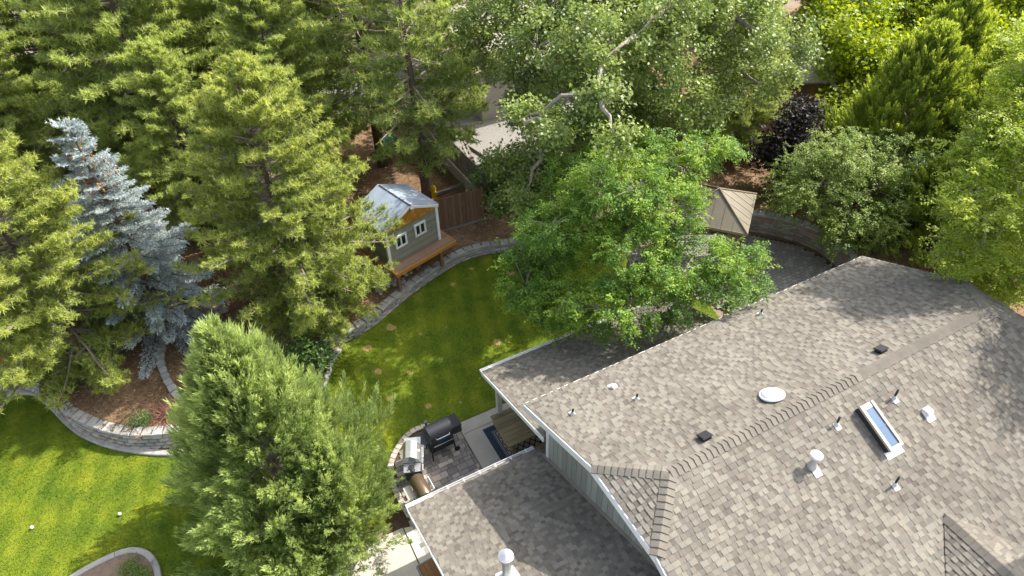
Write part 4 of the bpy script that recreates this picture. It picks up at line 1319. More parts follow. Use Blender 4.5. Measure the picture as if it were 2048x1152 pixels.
# ------------------------------------------------------------------ gazebo and its paving
gpoly = [(13.3, 16.6), (15.6, 16.6), (17.1, 16.05), (18.4, 15.1), (19.35, 13.95), (19.7, 12.8), (19.6, 11.9), (19.2, 10.9), (18.2, 8.2), (15.4, 8.2), (14.9, 11.2), (14.3, 12.7), (13.5, 14.5)]
sheet('gazebo_paving', gpoly, 0.002, M['soil'])
mb_by = {k: MB() for k in ('paver_a', 'paver_b')}
yy = 8.3
rown = 0
while yy < 16.6:
    xx = 13.2 + (rown % 2) * .11
    while xx < 19.8:
        if inside(gpoly, np.array([xx]), np.array([yy]))[0] and inside(gpoly, np.array([xx + .1]), np.array([yy + .05]))[0]:
            mbk = mb_by[random.choice(('paver_a', 'paver_a', 'paver_b'))]
            h = .03 + random.uniform(0, .005)
            a, b = .104, .068
            mbk.add([(xx - a, yy - b, .004), (xx + a, yy - b, .004), (xx + a, yy + b, .004), (xx - a, yy + b, .004), (xx - a + .004, yy - b + .004, h), (xx + a - .004, yy - b + .004, h), (xx + a - .004, yy + b - .004, h), (xx - a + .004, yy + b - .004, h)],
                    [(0, 1, 5, 4), (1, 2, 6, 5), (2, 3, 7, 6), (3, 0, 4, 7), (4, 5, 6, 7)])
        xx += .22
    yy += .145
    rown += 1
for k, m_ in mb_by.items():
    o = part('small_pavers', m_, M[k], bpy.data.objects['gazebo_paving'])
    o['kind'] = 'stuff'

ga = math.atan2(14.91 - 13.28, 17.93 - 16.05)
gz = thing('gazebo', 'wooden gazebo with tan metal hip roof on the grey paving', 'gazebo', (15.9, 15.05, .03), ga)
GS = 1.3
ridge_h, eave_h = 3.02, 2.24
cr = [(-GS, -GS), (GS, -GS), (GS, GS), (-GS, GS)]
for i in range(4):
    a, b = cr[i], cr[(i + 1) % 4]
    pn = part('roof_panel', MB().slab([(a[0], a[1], eave_h), (b[0], b[1], eave_h), (0, 0, ridge_h)], (0, 0, -.04)), M['gaz_roof'], gz)
    # standing ribs
    for t in (.2, .35, .5, .65, .8):
        p0 = Vector((a[0] + (b[0] - a[0]) * t, a[1] + (b[1] - a[1]) * t, eave_h))
        ax = Vector((0, 0, ridge_h)) - Vector(((a[0] + b[0]) / 2, (a[1] + b[1]) / 2, eave_h))
        f_ = 1 - abs(t - .5) * 2
        p1 = p0 + ax * f_
        part('roof_rib', MB().tube([p0 + Vector((0, 0, .006)), p1 + Vector((0, 0, .006))], .011, 4), M['gaz_roof'], pn)
    part('hip_trim', MB().tube([(a[0] * 1.01, a[1] * 1.01, eave_h + .01), (0, 0, ridge_h + .02)], .03, 6), M['gaz_trim'], gz)
    part('eave_trim', MB().box(((a[0] + b[0]) / 2, (a[1] + b[1]) / 2, eave_h - .05), (2 * GS + .02, .03, .1) if i % 2 == 0 else (.03, 2 * GS + .02, .1)), M['gaz_trim'], gz)
    px_, py_ = a[0] * .86, a[1] * .86
    part('post', MB().box((px_, py_, (eave_h - .06) / 2), (.14, .14, eave_h - .06)), M['gaz_wood'], gz)
    for dx, dy in ((-math.copysign(1, a[0]), 0), (0, -math.copysign(1, a[1]))):
        pth = [(px_ + dx * .02, py_ + dy * .02, eave_h - .75), (px_ + dx * .17, py_ + dy * .17, eave_h - .45), (px_ + dx * .5, py_ + dy * .5, eave_h - .14)]
        part('brace', MB().tube(pth, .045, 4), M['gaz_wood'], gz)
    part('beam', MB().box(((a[0] + b[0]) / 2 * .86, (a[1] + b[1]) / 2 * .86, eave_h - .15), (2 * GS * .86 - .16, .08, .15) if i % 2 == 0 else (.08, 2 * GS * .86 - .16, .15)), M['gaz_wood'], gz)

# ------------------------------------------------------------------ fences, walls and things beyond
def fence(label, A, B, z, h, m, bw=.14, gap=.012, rail=True, railm='greywood', base=None, boardz=0.0):
    A, B = Vector((A[0], A[1], 0)), Vector((B[0], B[1], 0))
    L = (B - A).length
    a = math.atan2(B.y - A.y, B.x - A.x)
    root = thing('fence', label, 'fence', (A.x, A.y, z), a)
    pr = []
    for q in range(4):
        t = random.uniform(-.004, .004)
        mb = MB().add([(-bw / 2, -.01, 0), (bw / 2, -.01, 0), (bw / 2, .01, 0), (-bw / 2, .01, 0), (-bw / 2, -.01, h - .05), (bw / 2, -.01, h - .05), (bw / 2, .01, h - .05), (-bw / 2, .01, h - .05), (-bw / 2 + .03, -.01, h + t), (bw / 2 - .03, -.01, h + t), (bw / 2 - .03, .01, h + t), (-bw / 2 + .03, .01, h + t)],
                      [(3, 2, 1, 0), (0, 1, 5, 4), (1, 2, 6, 5), (2, 3, 7, 6), (3, 0, 4, 7), (4, 5, 9, 8), (5, 6, 10, 9), (6, 7, 11, 10), (7, 4, 8, 11), (8, 9, 10, 11)])
        pr.append(mesh_of('board', mb, M[m]))
    n = int(L / (bw + gap))
    for k in range(n):
        o = link('board', random.choice(pr), root, ((k + .5) * (bw + gap), random.uniform(-.004, .004), boardz + random.uniform(-.015, .01)))
    for hh in (.25, h - .3):
        part('rail', MB().box((L / 2, .035, boardz + hh), (L, .04, .09)), M['cedar'], root)
    if rail:
        part('kickboard', MB().box((L / 2, -.04, .05), (L, .04, .16)), M[railm], root)
    k = 0.0
    while k < L:
        part('fence_post', MB().box((k, .09, boardz + h / 2 - .05), (.09, .09, h + .05)), M['cedar'], root)
        k += 2.4
    if base:
        part('footing_wall', MB().box((L / 2, 0.02, base / 2 - .15), (L, .2, base + .3)), M['beige_wall'], root)
    return root
fence('orange cedar board fence with grey kickboard at the left edge', (-12.5, 21.2), (-7.25, 21.0), .62, 1.75, 'cedar_new')
fence('cedar board fence half hidden behind the blue spruce and pine', (-7.1, 21.75), (4.2, 21.9), .5, 1.7, 'cedar')
fence('brown cedar board fence standing directly behind the playhouse', (6.2, 20.98), (9.35, 20.82), .42, 1.6, 'cedar')
fence('dark board fence on a concrete footing running away past pine trunks', (9.4, 29.8), (9.62, 21.2), .42, 1.15, 'greywood', rail=False, base=.6, boardz=.6)
fence('weathered board fence on a concrete footing behind the cottonwood trunk', (9.7, 22.5), (22.0, 21.7), .45, 1.0, 'greywood', rail=False, base=.5, boardz=.5)
fence('bright orange cedar fence seen past the purple plum', (22.3, 21.6), (29.5, 20.6), .5, 1.7, 'cedar_new', rail=False)
fence('shaded cedar fence beneath the tall junipers at right', (21.9, 12.6), (27.5, 12.75), .75, 1.3, 'cedar', rail=False)

nh = thing('neighbour_house', 'beige neighbouring house half hidden behind the cottonwood', 'house', (17, 33, 0))
part('wall', MB().box((-.2, -.3, 1.35), (7.4, 7.4, 2.7)), M['beige_wall'], nh)
part('roof', MB().slab([(-4.3, -4.4, 2.7), (4.0, -4.4, 2.7), (4.0, 0, 4.3), (-4.3, 0, 4.3)], (0, 0, .12)).slab([(-4.3, 4.0, 2.7), (-4.3, 0, 4.3), (4.0, 0, 4.3), (4.0, 4.0, 2.7)], (0, 0, .12)), M['roof_brown'], nh)
f = part('window', MB().box((-1.5, -4.02, 1.5), (1.3, .06, 1.1)), M['white'], nh)
part('pane', MB().box((-1.5, -4.06, 1.5), (1.1, .03, .9)), M['glass'], f)
f = part('window', MB().box((1.5, -4.02, 1.5), (1.3, .06, 1.1)), M['white'], nh)
part('pane', MB().box((1.5, -4.06, 1.5), (1.1, .03, .9)), M['glass'], f)
sd = thing('garden_shed', 'tan roofed garden shed beyond the purple plum and orange fence', 'shed', (26.6, 21.9, .1), R(-28))
part('wall', MB().box((0, 0, 1.05), (2.6, 2.0, 2.1)), M['cedar_new'], sd)
part('roof', MB().slab([(-1.5, -1.25, 2.1), (1.5, -1.25, 2.1), (1.5, 0, 2.7), (-1.5, 0, 2.7)], (0, 0, .08)).slab([(-1.5, 1.25, 2.1), (-1.5, 0, 2.7), (1.5, 0, 2.7), (1.5, 1.25, 2.1)], (0, 0, .08)), M['roof_brown'], sd)
part('door', MB().box((0, -1.01, .95), (.9, .04, 1.8)), M['cedar'], sd)

pt = thing('wooden_pallet', 'weathered slatted wooden pallet lying on gravel beyond the fence', 'pallet', (10.6, 26.6, .01), R(-12))
for k in range(8):
    part('slat', MB().box((-.6 + k * .17, 0, .13), (.09, 1.1, .025)), M['greywood'], pt)
for sy in (-.5, 0, .5):
    part('runner', MB().box((0, sy, .06), (1.35, .07, .1)), M['greywood'], pt)
tag(part('timber_plank', MB().box((0, 0, .08), (.16, 1.9, .12)), M['greywood']), 'pale timber lying on gravel right of the slatted pallet', 'timber').location = (11.55, 26.4, .004)
bpy.data.objects['timber_plank'].rotation_euler = (0, 0, R(12))

yb2 = thing('utility_marker', 'short yellow utility post standing between pine trunk and playhouse', 'utility post', (8.05, 23.35, bz(8.05, 23.35)))
part('body', MB().lathe([(.13, 0), (.13, .36), (.15, .38), (.15, .46), (.1, .52), (.03, .55)], 14), M['yellow'], yb2, smooth=True)
part('side_outlet', MB().lathe([(.06, 0), (.06, .1)], 10, (0, -.12, .3), Matrix(((1, 0, 0), (0, 0, -1), (0, 1, 0)))), M['yellow'], yb2)
part('top_nut', MB().lathe([(.035, 0), (.03, .06)], 6, (0, 0, .54)), M['yellow'], yb2)
gc = thing('garden_cart', 'green plastic slatted cart among the pines behind the playhouse', 'garden cart', (7.75, 28.0, bz(7.75, 28)), R(20))
for k in range(5):
    part('slat', MB().box((0, -.32 + k * .16, .52), (1.0, .13, .03)), M['green_plastic'], gc)
for k in range(4):
    part('side_slat', MB().box((0, -.41, .08 + k * .12), (1.0, .03, .1)), M['green_plastic'], gc)
for sx in (-.45, .45):
    for sy in (-.36, .36):
        part('leg', MB().box((sx, sy, .25), (.06, .06, .5)), M['green_plastic'], gc)
tag(part('landscape_timber', MB().box((0, 0, .06), (2.2, .14, .14)), M['greywood']), 'grey landscape timber lying on pine needles beside the yellow post', 'timber').location = (9.0, 23.45, bz(9, 23.45))
bpy.data.objects['landscape_timber'].rotation_euler = (0, 0, R(4))

def spotlight(x, y, z, rz, label):
    s = thing('landscape_light', label, 'garden light', (x, y, z), rz, group='black spotlights along the left wall')
    part('stake', MB().tube([(0, 0, -.05), (0, 0, .12)], .018, 8), M['blackmatte'], s)
    t3 = Matrix.Rotation(R(50), 3, 'X')
    part('lamp_head', MB().lathe([(.035, -.12), (.07, -.1), (.08, .08), (.07, .1), (.05, .09)], 14, (0, 0, .2), t3), M['blackmatte'], s, smooth=True)
spotlight(-7.42, 20.32, 0.0, R(200), 'black spotlight where the left edging turns below the wall')
spotlight(-5.15, 16.68, 0.0, R(40), 'black spotlight in the strip below the wall near the juniper')
def ball(x, y, label):
    tag(part('ball', MB().lathe([(.002, 0), (.03, .008), (.045, .035), (.048, .05), (.045, .065), (.03, .09), (.002, .098)], 14), M['ball'], None, smooth=True), label, 'ball', 'white balls on the front lawn').location = (x, y, .012)
ball(-7.457, 14.75, 'small white ball in the sunny grass, leftmost of two')
ball(-5.296, 14.03, 'small white ball in the shaded grass near the juniper')

# ------------------------------------------------------------------ vegetation
RNG = np.random.RandomState(11)
def tri_mesh(name, A, B, C, m, tint):
    n = len(A)
    V = np.empty((n * 3, 3))
    V[0::3], V[1::3], V[2::3] = A, B, C
    return fast_mesh(name, V, np.arange(n * 3).reshape(-1, 3), m, tint)

def rand_dirs(n, rng):
    return unit(rng.normal(size=(n, 3)))

def perp_to(D, rng):
    r = rng.normal(size=D.shape)
    return unit(np.cross(D, r))

def needle_tufts(P, D, k, ln, wd, bias, rng, tint):
    """k thin blades per tuft around axis D"""
    n = len(P)
    Dk = np.repeat(D, k, 0)
    dirs = unit(Dk * bias + rng.normal(size=(n * k, 3)))
    L = ln * rng.uniform(.6, 1.15, (n * k, 1))
    nd = Dk * .4 + np.array([0, 0, .9]) + rng.normal(size=(n * k, 3)) * .5
    w_ = unit(np.cross(dirs, nd)) * wd
    B0 = np.repeat(P, k, 0) + dirs * L * .08
    tt = np.repeat(tint, k) + rng.uniform(-.12, .12, n * k)
    return B0 - w_ * .5, B0 + w_ * .5, B0 + dirs * L, tt

def leaf_quads(P, T, Nn, ln, wd, fold=.15):
    """folded leaves: returns verts (n*4,3) and triangles"""
    n = len(P)
    B = unit(np.cross(T, Nn))
    Nn = np.cross(B, T)
    L = ln if np.ndim(ln) else np.full((n, 1), ln)
    V = np.empty((n * 4, 3))
    V[0::4] = P
    V[1::4] = P + T * L * .45 + B * L * wd + Nn * L * fold
    V[2::4] = P + T * L
    V[3::4] = P + T * L * .45 - B * L * wd + Nn * L * fold
    i = np.arange(n)[:, None] * 4
    F = np.concatenate([i + np.array([[0, 2, 1]]), i + np.array([[0, 3, 2]])], 1).reshape(-1, 3)
    return V, F

def tree_root(name, label, cat, base, group=None):
    return thing(name, label, cat, base, 0.0, group)

# --- pines
def pine_meshes(seed, h, rad, z0, spacing=.36, nper=5, leafm='pine_leaf', k=13, ln=.2, wd=.026, barem=0.0, lean=0.0, dens=1.0, tl=0.0):
    rng = np.random.RandomState(seed)
    tr = MB()
    pts, rr = [], []
    nn = 10
    for i in range(nn + 1):
        t = i / nn
        pts.append((lean * h * t * t + .06 * math.sin(5 * t + seed), .05 * math.cos(4 * t + seed), h * t - .1))
        rr.append((.03 + .018 * h) * (1 - t) + .015)
    tr.tube(pts, rr, 9)
    br = MB()
    P, D, TT = [], [], []
    z = z0
    while z < h - .25:
        t = (z - z0) / (h - z0)
        prof = (1 - t) ** .62 * (0.62 + .38 * min(1, t / .18)) if t > 0 else .6
        for q in range(nper):
            az = rng.uniform(0, 2 * math.pi)
            L = rad * prof * rng.uniform(.62, 1.12) + .25
            el0 = (-.10 + .75 * t) + rng.uniform(-.12, .12)
            cx = np.interp(z, [p[2] for p in pts], [p[0] for p in pts])
            cy = np.interp(z, [p[2] for p in pts], [p[1] for p in pts])
            d0 = np.array([math.cos(az) * math.cos(el0), math.sin(az) * math.cos(el0), math.sin(el0)])
            zz = z + rng.uniform(-.15, .15)
            path = [np.array([cx, cy, zz])]
            d = d0.copy()
            ns = 5
            for s_ in range(ns):
                d = unit(d + np.array([0, 0, .09 if s_ > 1 else -.05]) + rng.normal(size=3) * .06)
                path.append(path[-1] + d * L / ns)
            br.tube(path, [.014 + .012 * L * (1 - i_ / ns) for i_ in range(ns + 1)], 4, False)
            bare = rng.rand() < barem
            pa = np.array(path)
            nt_ = int((4 + L * 8.5) * dens)
            if bare: nt_ = int(nt_ * .18)
            for s_ in np.sort(rng.uniform(.18, 1.0, nt_)):
                f_ = s_ * ns
                i_ = min(int(f_), ns - 1)
                p = pa[i_] + (pa[i_ + 1] - pa[i_]) * (f_ - i_)
                bd = unit(pa[i_ + 1] - pa[i_])
                sd_ = unit(np.cross(bd, [0, 0, 1]))
                sg = 1 if rng.rand() < .5 else -1
                td = unit(bd * .75 + sd_ * sg * rng.uniform(.3, 1.1) + np.array([0, 0, rng.uniform(-.05, .5)]))
                tlen = (.18 + .38 * L / 3) * (1.15 - .75 * s_) * rng.uniform(.6, 1.3)
                if rng.rand() < .35 or bare:
                    br.tube([p, p + td * tlen], [.012, .006], 3, False)
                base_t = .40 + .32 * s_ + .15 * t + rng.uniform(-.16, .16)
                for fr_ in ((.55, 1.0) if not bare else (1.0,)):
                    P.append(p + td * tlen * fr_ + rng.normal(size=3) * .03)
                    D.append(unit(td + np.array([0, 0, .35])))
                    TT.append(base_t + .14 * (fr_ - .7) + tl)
            P.append(pa[-1]); D.append(d); TT.append(.8 + tl)
        z += spacing * rng.uniform(.8, 1.2)
    P.append(np.array(pts[-1])); D.append(np.array([0, 0, 1.])); TT.append(.85)
    P, D, TT = np.array(P), np.array(D), np.array(TT)
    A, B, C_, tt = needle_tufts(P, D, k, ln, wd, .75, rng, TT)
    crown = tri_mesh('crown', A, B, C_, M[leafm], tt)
    return mesh_of('trunk', tr, M['bark'], True), mesh_of('branches', br, M['twig']), crown

def place_tree(name, label, cat, base, meshes, rz=0.0, sc=1.0, group=None):
    r = tree_root(name, label, cat, base, group)
    r.rotation_euler = (0, 0, rz)
    r.scale = (sc, sc, sc)
    for nm, me_ in zip(('trunk', 'branches', 'crown'), meshes):
        link(nm, me_, r)
    return r

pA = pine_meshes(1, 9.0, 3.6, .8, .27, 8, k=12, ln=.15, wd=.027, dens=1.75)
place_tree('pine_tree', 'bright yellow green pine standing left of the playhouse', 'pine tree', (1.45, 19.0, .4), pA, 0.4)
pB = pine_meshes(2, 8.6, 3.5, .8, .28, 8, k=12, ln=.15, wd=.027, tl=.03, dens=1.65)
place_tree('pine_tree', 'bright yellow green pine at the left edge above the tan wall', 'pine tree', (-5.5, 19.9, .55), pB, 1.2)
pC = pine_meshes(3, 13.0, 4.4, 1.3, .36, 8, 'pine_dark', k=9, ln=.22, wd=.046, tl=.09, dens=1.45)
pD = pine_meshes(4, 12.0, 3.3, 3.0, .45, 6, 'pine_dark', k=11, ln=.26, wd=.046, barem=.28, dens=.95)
place_tree('pine_tree', 'large tall pine behind the blue spruce', 'pine tree', (-1.2, 30.5, .4), pC, 0.3)
place_tree('pine_tree', 'dark pine at the upper left corner beyond the left pine', 'pine tree', (-4.7, 36.8, 0), pC, 2.2, .9)
place_tree('pine_tree', 'shaded tall pine just behind the tip of the yellow green pine', 'pine tree', (3.2, 32.0, .2), pC, 4.0, .95)
place_tree('pine_tree', 'tall pine with many bare twigs beside the green cart', 'pine tree', (7.04, 26.9, .45), pD, 1.0)
place_tree('pine_tree', 'leaning pine trunk beside the yellow utility post', 'pine tree', (7.75, 23.4, .45), pD, 3.4, .88)
place_tree('pine_tree', 'slim pine on the gravel beyond the dark fence', 'pine tree', (10.4, 27.3, 0), pD, 5.1, .9)
place_tree('pine_tree', 'reddish trunked pine behind the purple plum', 'pine tree', (21.0, 19.9, .45), pC, 2.4, .6)
place_tree('pine_tree', 'distant pine above the back drive', 'pine tree', (5.5, 39, 0), pC, 5.0, .9)
place_tree('pine_tree', 'distant pine between the road and the large tall pine', 'pine tree', (-1.8, 41, 0), pC, 1.5, .85)
place_tree('pine_tree', 'pine filling the gap between the large tall pine and the bare twigged pine', 'pine tree', (3.4, 26.6, .45), pC, 2.7, .72)
place_tree('pine_tree', 'pine tucked close behind the blue spruce', 'pine tree', (-.6, 25.4, .45), pC, 4.4, .6)
place_tree('pine_tree', 'pine at the far left beyond the cedar fence', 'pine tree', (-7.6, 27.5, .4), pC, 3.4, .62)
place_tree('pine_tree', 'pine between the left pine and the distant street', 'pine tree', (-7.3, 33.0, .0), pC, 0.9, .74)
BGL = ['background pine peeking over the large tall pine', 'background pine over the concrete pad', 'background pine over the left roof end of the beige house', 'background pine behind the middle of the beige house', 'background pine over the right roof end of the beige house', 'background pine behind the garden shed', 'background pine behind the yellow green maple', 'background pine right of the yellow green maple', 'background pine beyond the arching elm at far right', 'background pine beyond the left pine, farthest left']
for q_, (x_, y_, r_, s_) in enumerate([(1.0, 36.5, .7, .9), (9.5, 41, 3.3, .9), (14.5, 43, .2, .9), (20, 40, 1.9, .95), (26, 37, 4.4, .9), (31, 32, 2.2, .9), (36.5, 28, 5.5, .9), (43, 24, .9, .95), (48, 17, 3.0, .95), (-13.5, 36, 2.0, .8)]):
    place_tree('pine_tree', BGL[q_], 'pine tree', (x_, y_, 0), pC, r_, s_, 'background pines along the top of the view')

# --- blue spruce
def spruce_meshes(seed, h, rad):
    rng = np.random.RandomState(seed)
    tr = MB().tube([(0, 0, -.1), (.02, 0, h * .5), (0, 0, h)], [.15, .08, .01], 8)
    br = MB()
    As, Bs, Cs, Ts = [], [], [], []
    TP, TD, TL, TT = [], [], [], []
    z = .5
    while z < h - .12:
        t = z / h
        L0 = rad * (1 - t) ** .85 + .12
        n = int(7 + 3 * (1 - t))
        off = rng.uniform(0, 6)
        for q in range(n):
            az = off + 2 * math.pi * q / n + rng.uniform(-.2, .2)
            L = L0 * rng.uniform(.45, 1.18)
            el = -.12 + .6 * t ** 2 + rng.uniform(-.1, .1)
            d = np.array([math.cos(az) * math.cos(el), math.sin(az) * math.cos(el), math.sin(el)])
            p = np.array([0, 0, z + rng.uniform(-.08, .08)])
            pa = [p]
            ns = 4
            for s_ in range(ns):
                d = unit(d + np.array([0, 0, .07 if s_ >= 2 else -.02]))
                pa.append(pa[-1] + d * L / ns)
            br.tube(pa, [.008 + .008 * L * (1 - i_ / ns) for i_ in range(ns + 1)], 4, False)
            pa = np.array(pa)
            nt_ = int(6 + L * 16)
            side = unit(np.cross(d, [0, 0, 1]))
            for s_ in np.linspace(.25, 1.0, nt_):
                f_ = s_ * ns
                i_ = min(int(f_), ns - 1)
                p = pa[i_] + (pa[i_ + 1] - pa[i_]) * (f_ - i_)
                for sg in (-1, 1):
                    td = unit(d * .8 + side * sg * .75 + np.array([0, 0, rng.uniform(-.12, .12)]))
                    tl = min(.42, .18 + .26 * L * (1.02 - s_)) * rng.uniform(.7, 1.15)
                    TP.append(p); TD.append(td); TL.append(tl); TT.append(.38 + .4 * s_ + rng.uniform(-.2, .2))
            TP.append(pa[-1]); TD.append(d); TL.append(.2); TT.append(.85)
        z += .34
    TP, TD, TL, TT = np.array(TP), np.array(TD), np.array(TL), np.array(TT)
    k = 14
    n = len(TP)
    s_ = rng.uniform(0, 1, (n * k, 1))
    D = np.repeat(TD, k, 0)
    B0 = np.repeat(TP, k, 0) + D * np.repeat(TL, k)[:, None] * s_
    dirs = unit(D * .9 + rng.normal(size=(n * k, 3)) * .75)
    wv = unit(np.cross(dirs, np.array([0, 0, 1.]) + rng.normal(size=dirs.shape) * .5)) * .026
    ln = rng.uniform(.05, .095, (n * k, 1))
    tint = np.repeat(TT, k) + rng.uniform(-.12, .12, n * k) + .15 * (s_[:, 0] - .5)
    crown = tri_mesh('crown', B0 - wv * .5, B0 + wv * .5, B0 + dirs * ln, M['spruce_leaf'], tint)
    cones = MB()
    for q in range(46):
        az = rng.uniform(0, 6.28)
        zz = h - rng.uniform(.7, 2.0)
        rr_ = (rad * (1 - zz / h) ** .85) * rng.uniform(.5, .95)
        cones.lathe([(.008, 0), (.028, -.03), (.026, -.08), (.008, -.12)], 6, (rr_ * math.cos(az), rr_ * math.sin(az), zz - .05))
    return (mesh_of('trunk', tr, M['bark'], True), mesh_of('branches', br, M['bark']), crown, mesh_of('cones', cones, M['orange_trim']))
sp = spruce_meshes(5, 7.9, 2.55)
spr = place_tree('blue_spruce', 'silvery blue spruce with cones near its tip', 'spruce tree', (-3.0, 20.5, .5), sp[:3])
o = link('cones', sp[3], spr)
o['kind'] = 'stuff'

# --- junipers
def juniper_meshes(seed, h, rad, nb, leafm, k=22, low=.1, shape=.7, plume=.34, wd=.03, per=15, lean=(0, 0), blen=1.0):
    rng = np.random.RandomState(seed)
    tr = MB().tube([(0, 0, -.1), (.05, .03, h * .4), (.1 + lean[0] * .6, 0, h * .8)], [.16, .1, .02], 8)
    br = MB()
    P, D, L, T = [], [], [], []
    lobes = [(rng.uniform(0, 6.28), rng.uniform(0, 1), rng.uniform(.12, .34)) for _ in range(14)]
    for q in range(nb):
        t = rng.uniform(low, 1) ** 1.05
        t = min(t, .985)
        az = rng.uniform(0, 2 * math.pi)
        r = rad * (max(0, 1 - t) ** shape) * min(1, .62 + t * 2.2)
        lb = 1.0
        for a, tt, am in lobes:
            da = math.cos(az - a)
            lb += am * max(0, da) ** 4 * math.exp(-((t - tt) / .14) ** 2) - am * .35 * max(0, -da) ** 6 * math.exp(-((t - tt) / .1) ** 2)
        r *= lb * rng.uniform(.32, 1.06)
        out = np.array([math.cos(az), math.sin(az), 0])
        tip = out * r + np.array([lean[0] * t, lean[1] * t, h * t + .25])
        bl = blen * (.55 + .5 * rng.rand()) * (1.1 - .4 * t)
        ax = unit(out * rng.uniform(.55, 1.0) * (1 - .6 * t) + np.array([0, 0, rng.uniform(.55, 1.1)]) + rng.normal(size=3) * .12)
        b0 = tip - ax * bl
        core = np.array([lean[0] * t, lean[1] * t, max(.1, b0[2] - .4 * r)])
        if rng.rand() < .12:
            br.tube([core * np.array([1, 1, 1]), b0, tip - ax * .1], [.03, .018, .006], 4, False)
        bt = rng.uniform(.25, .7)
        for s_ in rng.uniform(.12, 1.0, per):
            p = b0 + ax * bl * s_
            wdh = .28 * blen * (1.1 - s_)
            sdv = rand_dirs(1, rng)[0]
            sdv = sdv - ax * sdv.dot(ax)
            p = p + sdv * wdh * .55
            P.append(p); D.append(unit(ax * 1.1 + sdv * .36 * (1.1 - s_) + np.array([0, 0, .22])))
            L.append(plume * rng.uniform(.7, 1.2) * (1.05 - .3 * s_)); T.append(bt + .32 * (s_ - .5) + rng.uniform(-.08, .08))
    P, D, L, T = np.array(P), np.array(D), np.array(L), np.array(T)
    n = len(P)
    s_ = rng.uniform(0, 1, (n * k, 1)) ** .85
    Dk = np.repeat(D, k, 0)
    lat = rng.normal(size=(n * k, 3))
    lat -= Dk * (lat * Dk).sum(1, keepdims=True)
    lat = unit(lat)
    Lk = np.repeat(L, k)[:, None]
    B0 = np.repeat(P, k, 0) + Dk * Lk * s_ + lat * Lk * .12 * (1.05 - s_)
    dirs = unit(Dk + lat * .34)
    wv = unit(np.cross(dirs, Dk * .3 + lat * .3 + np.array([0, 0, .8]) + rng.normal(size=dirs.shape) * .45)) * wd
    ln = Lk * rng.uniform(.26, .46, (n * k, 1))
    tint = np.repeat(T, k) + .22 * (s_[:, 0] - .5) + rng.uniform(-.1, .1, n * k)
    crown = tri_mesh('crown', B0 - wv * .5, B0 + wv * .5, B0 + dirs * ln, M[leafm], tint)
    return mesh_of('trunk', tr, M['greybark'], True), mesh_of('branches', br, M['twig']), crown
jA = juniper_meshes(21, 6.9, 3.0, 1080, 'jun_leaf', low=.02, k=14, per=17, wd=.029, plume=.44, shape=.74, blen=1.2)
place_tree('juniper_tree', 'big feathery grey green juniper between the two lawns', 'juniper tree', (-1.05, 11.7, 0), jA)
jB = juniper_meshes(22, 3.9, 1.75, 520, 'jun_leaf', low=.02, plume=.32, wd=.026, k=15, blen=.9)
place_tree('juniper_tree', 'shorter brighter juniper crowding the grill patio corner', 'juniper tree', (0.0, 10.45, 0), jB)
jC = juniper_meshes(23, 8.0, 3.9, 800, 'jun_dark', low=.05, plume=.46, wd=.055, k=15, shape=.62, blen=1.25)
place_tree('juniper_tree', 'dark tall juniper right of the purple plum', 'juniper tree', (24.6, 14.4, .7), jC, 0, .8)
place_tree('juniper_tree', 'dark tall juniper above the shaded cedar fence', 'juniper tree', (24.6, 11.0, .7), jC, 2.0, .82)
place_tree('juniper_tree', 'dark juniper at the right edge behind the arching elm', 'juniper tree', (27.8, 12.2, .7), jC, 4.0, .95)
place_tree('juniper_tree', 'smaller dark juniper beside the end of the house roof', 'juniper tree', (22.6, 10.3, .7), jC, 5.2, .6)
place_tree('juniper_tree', 'far dark juniper below the yellow maple', 'juniper tree', (28.6, 16.2, .7), jC, 1.1, .8)

